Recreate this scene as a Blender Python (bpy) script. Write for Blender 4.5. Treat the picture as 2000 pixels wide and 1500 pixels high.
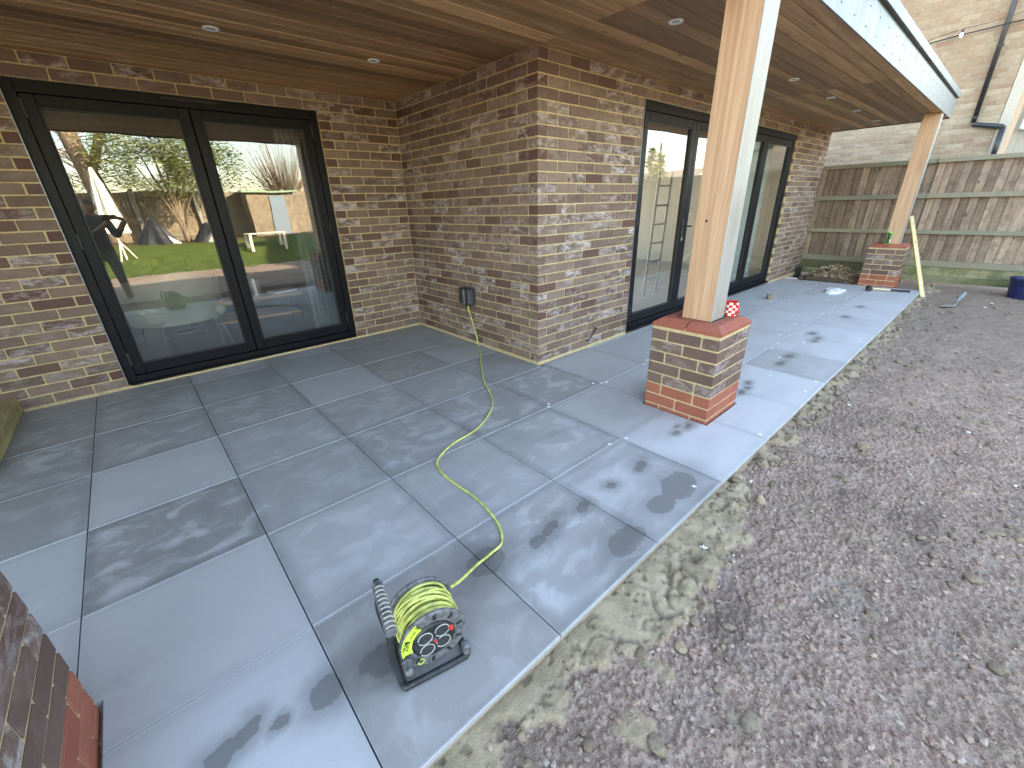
import bpy, bmesh, math, random
import numpy as np
from mathutils import Vector, Matrix
random.seed(7); rng = np.random.default_rng(11)
R = math.radians
for o in list(bpy.data.objects): bpy.data.objects.remove(o)
S = bpy.context.scene
COL = S.collection

# ------------------------------------------------------------------ camera
cam = bpy.data.objects.new('camera', bpy.data.cameras.new('camera')); COL.objects.link(cam)
RM = ((0.745146, -0.666362, -0.026816), (-0.287208, -0.284356, -0.914688), (0.601887, 0.689278, -0.403271))
M = Matrix.Identity(4)
for i in range(3):
    M[i][0] = RM[0][i]; M[i][1] = -RM[1][i]; M[i][2] = -RM[2][i]
    M[i][3] = (-2.4406, -2.43965, 1.29278)[i]
cam.matrix_world = M
cam.data.sensor_width = 36; cam.data.lens = 812.97 / 2000 * 36
cam.data.shift_x = (1000 - 1000.81) / 2000; cam.data.shift_y = (758.84 - 750) / 2000
cam.data.clip_start = .02; cam.data.clip_end = 2000
S.camera = cam

# ------------------------------------------------------------------ world, sun, exposure
SUN_EL, SUN_AZ = 25.0, 38.0        # azimuth from +Y towards +X
W = bpy.data.worlds.new('World'); S.world = W; W.use_nodes = True
wn = W.node_tree.nodes; wl = W.node_tree.links
sky = wn.new('ShaderNodeTexSky'); sky.sky_type = 'NISHITA'; sky.sun_disc = False
sky.sun_elevation = R(SUN_EL); sky.sun_rotation = R(SUN_AZ)
sky.air_density = 1.0; sky.dust_density = 1.2; sky.ozone_density = .8
bg = wn['Background']; wl.new(sky.outputs[0], bg.inputs[0]); bg.inputs[1].default_value = .15
sun = bpy.data.objects.new('sun', bpy.data.lights.new('sun', 'SUN')); COL.objects.link(sun)
sun.data.energy = 4.4; sun.data.angle = R(.53); sun.data.color = (1, .93, .82)
d = Vector((math.sin(R(SUN_AZ)) * math.cos(R(SUN_EL)), math.cos(R(SUN_AZ)) * math.cos(R(SUN_EL)), math.sin(R(SUN_EL))))
sun.rotation_euler = d.to_track_quat('Z', 'Y').to_euler()
S.view_settings.view_transform = 'Standard'; S.view_settings.look = 'None'
S.view_settings.gamma = 1; S.view_settings.use_curve_mapping = False
S.view_settings.exposure = 3.45
S.view_settings.use_white_balance = True; S.view_settings.white_balance_temperature = 7700; S.view_settings.white_balance_tint = 11
S.render.engine = 'CYCLES'
S.cycles.max_bounces = 8; S.cycles.transparent_max_bounces = 12; S.cycles.caustics_reflective = False; S.cycles.caustics_refractive = False

# ------------------------------------------------------------------ node helper
class T:
    def __init__(s, name):
        s.m = bpy.data.materials.new(name); s.m.use_nodes = True; s.t = s.m.node_tree
        s.b = s.t.nodes['Principled BSDF']; s.out = s.t.nodes['Material Output']
    def n(s, ty, ins=None, **pr):
        x = s.t.nodes.new('ShaderNode' + ty)
        for k, v in pr.items(): setattr(x, k, v)
        if ins:
            for k, v in ins.items(): s.set(x.inputs[k], v)
        return x
    def set(s, sock, v):
        if isinstance(v, bpy.types.NodeSocket): s.t.links.new(v, sock)
        else:
            if hasattr(sock.default_value, '__len__') and not hasattr(v, '__len__'): v = (v,) * len(sock.default_value)
            if hasattr(v, '__len__') and len(v) == 3 and len(sock.default_value) == 4: v = (*v, 1)
            sock.default_value = v
    def math(s, op, a, b=0, c=0, clamp=False):
        x = s.n('Math', {0: a, 1: b, 2: c}, operation=op); x.use_clamp = clamp; return x.outputs[0]
    def vm(s, op, a, b=(0, 0, 0)):
        x = s.n('VectorMath', {0: a, 1: b}, operation=op); return x.outputs[1] if op in ('LENGTH', 'DISTANCE', 'DOT_PRODUCT') else x.outputs[0]
    def obj(s): return s.n('TexCoord').outputs['Object']
    def pos(s): return s.n('NewGeometry').outputs['Position']
    def scale(s, v, sc): return s.vm('MULTIPLY', v, sc)
    def noise(s, v, sc, det=4, rough=.55, dist=0):
        return s.n('TexNoise', {'Vector': v, 'Scale': sc, 'Detail': det, 'Roughness': rough, 'Distortion': dist}).outputs[0]
    def vor(s, v, sc, out='Distance', feature='F1', rand=1):
        x = s.n('TexVoronoi', {'Vector': v, 'Scale': sc, 'Randomness': rand}, feature=feature); return x.outputs[out]
    def ramp(s, f, a, b, lo=0, hi=1, smooth=True):
        return s.n('MapRange', {0: f, 1: a, 2: b, 3: lo, 4: hi}, interpolation_type='SMOOTHSTEP' if smooth else 'LINEAR').outputs[0]
    def mix(s, f, a, b, mode='MIX'):
        x = s.n('Mix', data_type='RGBA', blend_type=mode)
        s.set(x.inputs[0], f); s.set(x.inputs[6], a); s.set(x.inputs[7], b); return x.outputs[2]
    def oc(s):
        x = s.n('ObjectInfo'); sp = s.n('SeparateColor', {0: x.outputs['Color']}); return x, sp
    def bump(s, h, strength=.5, dist=.005, nrm=None):
        i = {'Height': h, 'Strength': strength, 'Distance': dist}
        if nrm is not None: i['Normal'] = nrm
        return s.n('Bump', i).outputs[0]
    def fin(s, col=None, rough=None, nrm=None, spec=None, metal=None, **kw):
        if col is not None: s.set(s.b.inputs['Base Color'], col)
        if rough is not None: s.set(s.b.inputs['Roughness'], rough)
        if nrm is not None: s.set(s.b.inputs['Normal'], nrm)
        if spec is not None: s.set(s.b.inputs['Specular IOR Level'], spec)
        if metal is not None: s.set(s.b.inputs['Metallic'], metal)
        for k, v in kw.items(): s.set(s.b.inputs[k.replace('_', ' ')], v)
        return s.m

def simple(name, col, rough=.6, metal=0, var=.15, bs=0, bscale=60, spec=.5):
    t = T(name); v = t.obj(); n = t.noise(v, bscale, 4)
    c = t.mix(t.ramp(n, .3, .7), tuple(x * (1 - var) for x in col), tuple(x * (1 + var) for x in col))
    return t.fin(c, rough, t.bump(n, bs, .002) if bs else None, spec, metal)

def brick_mat(name, A, B, dark, pale, island=False, smear=1.0, pits=1.0):
    t = T(name); v = t.obj()
    if island:
        rnd = t.n('NewGeometry').outputs['Random Per Island']
        rr = t.n('TexWhiteNoise', {'W': rnd}, noise_dimensions='1D'); sp = t.n('SeparateColor', {0: rr.outputs[1]})
        tone, sm, rd = sp.outputs[0], sp.outputs[1], sp.outputs[2]
        sm = t.math('MULTIPLY', sm, sm)
    else:
        oi, sp = t.oc(); rnd = oi.outputs['Random']; tone, sm, rd = sp.outputs[0], sp.outputs[1], sp.outputs[2]
    off = t.vm('ADD', v, t.n('CombineXYZ', {0: t.math('MULTIPLY', rnd, 37), 1: t.math('MULTIPLY', rnd, 91), 2: t.math('MULTIPLY', rnd, 53)}).outputs[0])
    big = t.noise(off, 14, 3, .6); fine = t.noise(off, 90, 5, .65); gr = t.noise(off, 420, 2)
    c = t.mix(tone, A, B)
    c = t.mix(t.math('MULTIPLY', rd, .85), c, dark)
    c = t.mix(t.ramp(big, .35, .75, 0, .4), c, t.mix(.5, c, (.05, .04, .04)))
    st = t.scale(off, (9, 20, 22)); w = t.noise(st, 1.0, 5, .7, .6)
    f = t.math('MULTIPLY', t.ramp(w, .42, .66), t.math('MULTIPLY', sm, smear), clamp=True)
    f = t.math('MULTIPLY', f, t.ramp(fine, .3, .6, .35, 1), clamp=True)
    c = t.mix(f, c, pale)
    c = t.mix(t.ramp(gr, .35, .7, .3, 0), c, (.05, .045, .045), 'MIX')
    pit = t.vor(off, 110); pf = t.math('MULTIPLY', t.math('LESS_THAN', pit, .16), t.math('GREATER_THAN', t.noise(off, 40, 1), .52))
    pf = t.math('MULTIPLY', pf, pits)
    c = t.mix(t.math('MULTIPLY', pf, .75), c, (.02, .018, .018))
    h = t.math('ADD', t.math('MULTIPLY', fine, .6), t.math('MULTIPLY', gr, .25)); h = t.math('SUBTRACT', h, t.math('MULTIPLY', pf, .5))
    return t.fin(c, .85, t.bump(h, .7, .003), .3)

def wood_mat(name, A, B, axis=0, rough=.6, gs=1.0, grey=None, dirt=0, moss=0, edge=None):
    t = T(name); v = t.obj(); oi, sp = t.oc(); rnd = oi.outputs['Random']
    off = t.vm('ADD', v, t.n('CombineXYZ', {0: t.math('MULTIPLY', rnd, 31), 1: t.math('MULTIPLY', rnd, 17), 2: t.math('MULTIPLY', rnd, 23)}).outputs[0])
    sc = [26, 26, 26]; sc[axis] = .9
    g = t.noise(t.scale(off, tuple(x * gs for x in sc)), 1, 5, .6, 1.2)
    sc2 = [190, 190, 190]; sc2[axis] = 3
    g2 = t.noise(t.scale(off, tuple(x * gs for x in sc2)), 1, 3, .6)
    c = t.mix(t.ramp(g, .3, .72), A, B)
    tone = sp.outputs[0]
    c = t.mix(1, c, t.mix(tone, (.55, .5, .46), (1.35, 1.3, 1.2)), 'MULTIPLY')
    c = t.mix(t.ramp(g2, .35, .65, .35, 0), c, t.mix(.6, c, (.03, .02, .015)))
    kv = t.scale(off, tuple(2.2 if i == axis else 6 for i in range(3))); k = t.vor(kv, 1)
    c = t.mix(t.ramp(k, .035, .09, .8, 0), c, (.04, .022, .012))
    if grey:
        p = t.pos(); gn = t.noise(t.scale(off, (3, 3, 3)), 1, 4)
        c = t.mix(t.ramp(gn, .35, .65, .2, .8), c, grey)
    if dirt:
        z = t.n('SeparateXYZ', {0: t.pos()}).outputs[2]
        dn = t.noise(off, 9, 5, .7)
        c = t.mix(t.math('MULTIPLY', t.ramp(dn, .4, .7), dirt), c, (.05, .042, .035))
    if edge:   # board joint shade painted dark into the colour along the long edges
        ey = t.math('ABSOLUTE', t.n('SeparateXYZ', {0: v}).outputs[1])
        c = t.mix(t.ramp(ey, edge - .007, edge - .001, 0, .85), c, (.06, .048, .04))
    if moss:
        mn = t.noise(t.scale(off, (3, 3, 3)), 1, 5, .7)
        c = t.mix(t.math('MULTIPLY', t.ramp(mn, .38, .62), moss), c, (.085, .11, .035))
    return t.fin(c, rough, t.bump(t.math('ADD', g, t.math('MULTIPLY', g2, .7)), .4, .003), .35)

MT = {}
PURA, PURB, DRK, PALE = (.165, .102, .075), (.285, .192, .142), (.13, .058, .046), (.62, .56, .54)
MT['brick'] = brick_mat('purple_stock_brick', PURA, PURB, DRK, PALE)
MT['redbrick'] = brick_mat('smooth_red_brick', (.40, .115, .065), (.46, .15, .085), (.33, .08, .05), (.5, .3, .24), smear=.25, pits=.2)
MT['buff'] = brick_mat('buff_brick', (.32, .225, .135), (.44, .335, .22), (.32, .19, .115), (.52, .46, .37), smear=.6, pits=.2)
MT['buff_far'] = brick_mat('buff_brick_joined', (.32, .225, .135), (.44, .335, .22), (.32, .19, .115), (.52, .46, .37), True, .6, .2)
def mortar(name, c):
    t = T(name); v = t.pos(); n = t.noise(v, 30, 6, .7); f = t.noise(v, 500, 2)
    return t.fin(t.mix(t.ramp(n, .3, .7), tuple(x * .78 for x in c), tuple(x * 1.12 for x in c)), .95, t.bump(t.math('ADD', n, f), .6, .002), .2)
MT['mortar'] = mortar('buff_mortar', (.56, .43, .235))
MT['mortar_grey'] = mortar('weathered_mortar', (.36, .30, .23))
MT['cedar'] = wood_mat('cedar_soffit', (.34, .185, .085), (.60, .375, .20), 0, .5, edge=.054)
MT['cedar_post'] = wood_mat('cedar_post', (.49, .29, .175), (.62, .42, .28), 2, .55, .8)
MT['cedar_pale'] = wood_mat('silvered_cedar', (.26, .23, .19), (.40, .365, .32), 2, .5, .8, grey=(.32, .305, .275))
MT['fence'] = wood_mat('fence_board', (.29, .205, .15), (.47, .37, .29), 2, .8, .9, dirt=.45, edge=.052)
MT['rail'] = wood_mat('fence_rail', (.25, .20, .14), (.34, .29, .21), 1, .85, 1, grey=(.32, .30, .24), moss=.35)
MT['gravelboard'] = wood_mat('gravel_board', (.25, .235, .14), (.34, .32, .2), 1, .85, 1, moss=.75, dirt=.3)
MT['sleeper'] = wood_mat('treated_sleeper', (.30, .25, .12), (.42, .36, .19), 1, .7, 1, moss=.3)
MT['old_timber'] = wood_mat('dark_timber', (.045, .03, .022), (.09, .065, .045), 1, .8)
MT['pale_timber'] = wood_mat('pale_timber', (.50, .42, .27), (.62, .54, .38), 2, .6)
MT['oak'] = wood_mat('oak_top', (.30, .14, .05), (.42, .22, .09), 0, .4)
MT['white_timber'] = wood_mat('whitewashed_timber', (.66, .62, .54), (.76, .73, .66), 0, .7)
MT['bark'] = simple('bark', (.23, .17, .11), .9, var=.5, bs=1, bscale=18)
MT['twig'] = simple('bare_twig', (.22, .14, .10), .9, var=.3)
MT['black_alu'] = simple('black_aluminium', (.006, .006, .008), .42, 0, .1, spec=.18)
MT['grey_alu'] = simple('drip_edge_metal', (.30, .33, .36), .4, .8, .1)
MT['rubber'] = simple('black_rubber', (.015, .015, .016), .6, 0, .2)
MT['white_pl'] = simple('white_plastic', (.78, .78, .76), .35, 0, .04)
MT['lens'] = simple('lamp_lens', (.45, .43, .38), .2, 0, .1)
MT['black_pl'] = simple('dirty_black_plastic', (.018, .019, .021), .42, 0, .5, .2, 40)
MT['grey_pl'] = simple('grey_plastic', (.12, .12, .125), .5, 0, .5, .2, 55)
MT['dark_pl'] = simple('charcoal_plastic', (.035, .037, .042), .4, 0, .15)
MT['red_pl'] = simple('red_plastic', (.55, .03, .02), .35)
MT['blue_pl'] = simple('blue_plastic', (.008, .016, .075), .42, 0, .35, .1, 20)
MT['yellow_pl'] = simple('yellow_paint', (.72, .55, .07), .5, 0, .2)
MT['steel'] = simple('worn_steel', (.42, .42, .38), .38, .7, .25, .2, 50)
MT['glaze_red'] = simple('red_glaze', (.62, .035, .025), .2)
MT['glaze_white'] = simple('cream_glaze', (.80, .72, .66), .2)
MT['can_green'] = simple('green_can', (.20, .55, .10), .3, .5)
MT['ladder'] = simple('dull_aluminium', (.22, .23, .24), .5, .3)
MT['wax'] = simple('white_polythene', (.72, .74, .76), .4, 0, .2, .4, 20)
MT['concrete'] = simple('concrete', (.36, .34, .30), .9, 0, .2, .5, 30)
MT['pier_grey'] = simple('pale_render', (.42, .37, .30), .8, 0, .1)
MT['tarp'] = simple('black_tarpaulin', (.02, .02, .022), .35, 0, .3)
MT['tarp_grey'] = simple('grey_sheet', (.42, .38, .34), .6, 0, .4, .5, 12)
MT['fabric'] = simple('beige_fabric', (.34, .32, .24), .9, 0, .12, .4, 200)
MT['curtain'] = simple('sheer_curtain', (.10, .11, .12), .8, 0, .08)
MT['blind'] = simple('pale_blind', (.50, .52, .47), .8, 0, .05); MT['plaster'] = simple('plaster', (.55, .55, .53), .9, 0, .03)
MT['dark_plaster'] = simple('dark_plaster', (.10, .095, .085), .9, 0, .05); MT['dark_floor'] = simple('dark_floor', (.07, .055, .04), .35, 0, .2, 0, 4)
MT['int_floor'] = simple('interior_floor', (.38, .375, .36), .35, 0, .15, 0, 4)
MT['paper'] = simple('paper', (.75, .73, .68), .7)
MT['screen'] = simple('dark_screen', (.01, .012, .015), .6)
MT['skin'] = simple('skin', (.42, .22, .15), .5, 0, .08)
MT['jacket'] = simple('navy_hoodie', (.06, .075, .10), .85, 0, .2)
MT['trousers'] = simple('stone_trousers', (.20, .20, .16), .85, 0, .2)
MT['hair'] = simple('dark_hair', (.03, .022, .016), .6, 0, .3)
MT['shoe'] = simple('dusty_shoe', (.22, .20, .18), .8, 0, .3)
MT['leaf'] = simple('evergreen_leaf', (.17, .20, .05), .45, 0, .6, 0, 3)
MT['leaf_dry'] = simple('dead_leaf', (.44, .33, .20), .8, 0, .6, 0, 25)
MT['hedge'] = simple('hedge_leaf', (.16, .15, .05), .6, 0, .5, 0, 2)
MT['roof_tile'] = simple('roof_tile', (.42, .33, .24), .8, 0, .2)
MT['green_felt'] = simple('green_roof_felt', (.30, .42, .27), .8)
MT['shed'] = simple('shed_board', (.27, .21, .14), .8, 0, .3, .3, 8)
MT['blue_paint'] = simple('pale_blue_paint', (.20, .26, .32), .6)
MT['stone'] = simple('clay_clod', (.25, .195, .13), .95, 0, .3, 1, 40)

def glass_mat():
    t = T('window_glass'); t.t.nodes.remove(t.b)
    v = t.obj(); n = t.noise(t.scale(v, (1.6, 1.6, 2.6)), 1, 1)
    nb = t.bump(n, .02, .05)
    tr = t.n('BsdfTransparent', {0: (.93, .96, .95)}); gl = t.n('BsdfGlossy', {0: (1, 1, 1), 'Roughness': 0.0, 'Normal': nb})
    gi = t.n('NewGeometry'); cs = t.math('ABSOLUTE', t.vm('DOT_PRODUCT', gi.outputs['Normal'], gi.outputs['Incoming']))
    fr = t.math('ADD', .085, t.math('MULTIPLY', .915, t.math('POWER', t.math('SUBTRACT', 1, cs), 5)))
    mx = t.n('MixShader', {0: fr, 1: tr.outputs[0], 2: gl.outputs[0]}); t.t.links.new(mx.outputs[0], t.out.inputs[0]); return t.m
MT['glass'] = glass_mat()

def zinc():
    t = T('galvanised_fascia'); v = t.pos()
    n = t.noise(t.scale(v, (22, 22, 2.2)), 1, 5, .65, .5); m = t.noise(v, 6, 4); f = t.vor(v, 60, 'Color')
    c = t.mix(t.ramp(n, .5, .68), (.10, .112, .115), (.36, .38, .38)); c = t.mix(t.ramp(m, .4, .7, 0, .6), c, (.08, .09, .092))
    return t.fin(c, t.ramp(n, .4, .7, .35, .6), t.bump(m, .1, .01), .4, .2)
MT['zinc'] = zinc()

# patio tile: tone from object colour, damp clouds, drip stains where the photo has them
STAINS = [(-.70,-1.475,.055,.035,20),(-.74,-1.49,.03,.03,0),(-.965,-1.471,.036,.026,0),(-1.187,-1.483,.045,.028,10),(-1.40,-1.47,.07,.03,15),(-1.50,-1.49,.045,.035,0),
 (-2.364,-1.487,.05,.042,30),(-2.22,-1.5,.03,.02,0),(-2.495,-1.483,.024,.018,20),(-2.567,-1.446,.038,.028,30),(-2.63,-1.458,.045,.03,10),(-2.20,-1.50,.075,.06,0),(-.72,-1.70,.14,.09,10),(-.90,-1.72,.11,.06,0),(-1.22,-1.74,.12,.07,0),(-1.72,-1.43,.09,.07,0),
 (-.254,-1.433,.03,.022,0),(-.12,-1.445,.05,.02,10),(-.18,-1.40,.03,.015,0),(.832,-1.437,.04,.02,0),(.727,-1.47,.035,.02,0),(.62,-1.468,.05,.022,0),(2.6,-1.38,.06,.03,0),(2.46,-1.468,.06,.028,0),(2.34,-1.465,.05,.03,0),(3.6,-1.45,.05,.03,0),(4.3,-1.45,.05,.03,0),(1.7,-1.45,.06,.03,0),(1.45,-1.46,.06,.025,0)]
def tile_mat():
    t = T('porcelain_paver'); p = t.pos(); oi, sp = t.oc(); rnd = oi.outputs['Random']
    off = t.vm('ADD', p, t.n('CombineXYZ', {0: t.math('MULTIPLY', rnd, 30), 1: t.math('MULTIPLY', rnd, 50), 2: 0}).outputs[0])
    cl = t.noise(t.scale(off, (2.6, 4.2, 1)), 1, 4, .5, .4); cl2 = t.noise(t.scale(off, (6, 9, 1)), 1, 3, .5, .8); fn = t.noise(off, 160, 3, .6)
    c = t.mix(sp.outputs[0], (.262, .268, .26), (.50, .508, .512))
    c = t.mix(t.math('MULTIPLY', sp.outputs[1], .7), c, (.25, .225, .21))
    amt = t.math('MAXIMUM', sp.outputs[2], .3)
    c = t.mix(t.math('MULTIPLY', t.ramp(cl2, .46, .66, 0, .8), amt), c, (.50, .515, .52))
    c = t.mix(t.math('MULTIPLY', t.ramp(cl, .48, .7, 0, .55), amt), c, (.225, .23, .222))
    wp = t.noise(t.scale(off, (30, 5, 1)), 1, 4, .7, 1.5); c = t.mix(t.math('MULTIPLY', t.ramp(wp, .5, .75), .22), c, (.45, .46, .47)); c = t.mix(t.ramp(t.noise(p, 700, 2), .35, .65, .16, 0), c, (.08, .08, .08))
    # pale dusty edges of each tile
    o = t.n('SeparateXYZ', {0: t.obj()}); e = t.math('MAXIMUM', t.math('ABSOLUTE', o.outputs[0]), t.math('ABSOLUTE', o.outputs[1]))
    ey = t.ramp(t.math('ABSOLUTE', o.outputs[1]), .286, .2945); ex = t.ramp(t.math('ABSOLUTE', o.outputs[0]), .2905, .2945)
    dk = t.math('MULTIPLY', t.ramp(t.math('ADD', e, t.math('MULTIPLY', cl2, .06)), .27, .318), amt)
    c = t.mix(t.math('MULTIPLY', dk, .4), c, (.13, .133, .13))
    ed = t.math('MULTIPLY', t.math('MAXIMUM', t.math('MULTIPLY', ey, .5), t.math('MULTIPLY', ex, .25)), t.ramp(fn, .3, .55, .5, 1))
    c = t.mix(ed, c, (.52, .54, .56))
    # stains
    wob = t.n('TexNoise', {'Vector': p, 'Scale': 16, 'Detail': 3}).outputs[1]
    pw = t.vm('ADD', p, t.vm('MULTIPLY', t.vm('SUBTRACT', wob, (.5, .5, .5)), (.06, .06, 0)))
    acc = None
    for x, y, a, b, r in STAINS:
        mp = t.n('Mapping', {'Vector': pw, 'Location': (x, y, 0), 'Rotation': (0, 0, R(r)), 'Scale': (a, b, 1)}, vector_type='TEXTURE')
        z = t.n('VectorMath', {0: mp.outputs[0], 1: (1, 1, 0)}, operation='MULTIPLY')
        dd = t.vm('LENGTH', z.outputs[0]); acc = dd if acc is None else t.math('MINIMUM', acc, dd)
    wet = t.ramp(acc, .82, 1.08, 1, 0); halo = t.ramp(acc, .9, 2.8, .55, 0)
    wet = t.math('MAXIMUM', wet, halo)
    c = t.mix(t.math('MULTIPLY', wet, .72), c, (.09, .09, .085))
    # chalky scuffs
    sc = None
    for x, y, a, b, r in ((-2.34, -.455, .10, .025, 25), (-3.2, 1.1, .28, .03, 0), (-3.15, .98, .3, .02, 10), (-3.1, 1.45, .2, .03, 0), (-1.3, 1.86, .35, .12, 0), (-2.0, 1.9, .3, .1, 0), (4.9, -.9, .4, .02, 5)):
        mp = t.n('Mapping', {'Vector': pw, 'Location': (x, y, 0), 'Rotation': (0, 0, R(r)), 'Scale': (a, b, 1)}, vector_type='TEXTURE')
        dd = t.vm('LENGTH', t.vm('MULTIPLY', mp.outputs[0], (1, 1, 0))); sc = dd if sc is None else t.math('MINIMUM', sc, dd)
    sn = t.noise(t.scale(p, (18, 60, 1)), 1, 5, .75)
    c = t.mix(t.math('MULTIPLY', t.ramp(sc, .4, 1.1, .9, 0), t.ramp(sn, .46, .6)), c, (.55, .58, .62))
    spk = t.math('MULTIPLY', t.math('LESS_THAN', t.vor(p, 38), .07), t.math('GREATER_THAN', t.noise(p, 5, 2), .53))
    c = t.mix(t.math('MULTIPLY', spk, .5), c, (.4, .4, .4))
    ro = t.math('SUBTRACT', t.ramp(cl, .35, .7, .52, .42), t.math('MULTIPLY', wet, .12))
    return t.fin(c, ro, t.bump(fn, .12, .001), .6)
MT['tile'] = tile_mat()

def ground_mat():
    t = T('hardcore_ground'); p = t.pos(); a = t.n('Attribute', attribute_name='mort').outputs['Fac']
    vc = t.n('SeparateColor', {0: t.vor(p, 95, 'Color')}); v2 = t.n('SeparateColor', {0: t.vor(p, 210, 'Color')})
    big = t.noise(p, 1.3, 4, .6); md = t.noise(p, 7, 5, .65); fn = t.noise(p, 260, 3, .7)
    c = t.mix(vc.outputs[0], (.285, .185, .135), (.46, .33, .26)); c = t.mix(t.ramp(v2.outputs[1], .4, 1, 0, .5), c, (.40, .30, .235))
    c = t.mix(t.ramp(vc.outputs[2], .86, .95, 0, .6), c, (.38, .32, .26))
    c = t.mix(t.ramp(md, .48, .68, 0, .7), c, (.29, .225, .155)); c = t.mix(t.ramp(big, .45, .65, 0, .5), c, (.235, .18, .135)); c = t.mix(t.ramp(t.noise(p, 2.6, 5, .7), .56, .66, 0, .55), c, (.15, .11, .085)); c = t.mix(t.ramp(t.noise(p, 3.3, 5, .7), .38, .46, .35, 0), c, (.42, .34, .28))
    x = t.n('SeparateXYZ', {0: p}).outputs[0]; soil = t.ramp(t.math('ADD', x, t.math('MULTIPLY', md, 1.5)), 1.5, 5.5)
    c = t.mix(t.math('MULTIPLY', soil, .75), c, (.225, .17, .125))
    mc = t.mix(t.ramp(md, .35, .65), (.25, .195, .125), (.37, .30, .20)); mc = t.mix(t.ramp(fn, .60, .70, 0, .6), mc, (.55, .52, .44)); mc = t.mix(t.ramp(t.noise(p, 22, 4, .7), .55, .7, 0, .6), mc, (.20, .175, .12))
    c = t.mix(a, c, mc)
    h = t.math('ADD', t.math('MULTIPLY', t.vor(p, 150), -.8), t.math('MULTIPLY', fn, .5))
    h = t.math('MULTIPLY', h, t.math('SUBTRACT', 1, t.math('MULTIPLY', a, .6)))
    return t.fin(c, .95, t.bump(h, .9, .006), .25)
MT['ground'] = ground_mat()
def gstone():
    t = T('loose_stone'); r = t.n('NewGeometry').outputs['Random Per Island']
    rr = t.n('SeparateColor', {0: t.n('TexWhiteNoise', {'W': r}, noise_dimensions='1D').outputs[1]})
    c = t.mix(rr.outputs[0], (.25, .165, .125), (.40, .29, .235)); c = t.mix(t.ramp(rr.outputs[1], .8, .95), c, (.38, .31, .25)); c = t.mix(t.ramp(rr.outputs[2], .990, .995), c, (.6, .58, .52))
    return t.fin(c, .9, t.bump(t.noise(t.pos(), 300, 3), .6, .002), .3)
MT['gstone'] = gstone()
def grassm():
    t = T('lawn_grass'); p = t.pos(); n = t.noise(p, 5, 5); f = t.noise(p, 120, 3)
    c = t.mix(t.ramp(n, .35, .7), (.10, .15, .03), (.19, .24, .05)); c = t.mix(t.ramp(f, .3, .7, .4, 0), c, (.06, .10, .018))
    y = t.n('SeparateXYZ', {0: p}).outputs[1]
    c = t.mix(t.math('MULTIPLY', t.ramp(y, -10.8, -10.2, 1, 0), .8), c, (.17, .10, .05))
    return t.fin(c, .8, t.bump(f, 1, .03), .2)
MT['grass'] = grassm()
MT['cable'] = simple('yellow_cable', (.56, .58, .15), .5, 0, .3, 0, 30)
MT['cable_dirty'] = simple('yellow_cable_dusty', (.48, .45, .16), .6, 0, .3, 0, 25)
MT['label_green'] = simple('lime_label', (.55, .78, .08), .4)
MT['ring'] = simple('printed_ring', (.5, .5, .44), .5)

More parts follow.
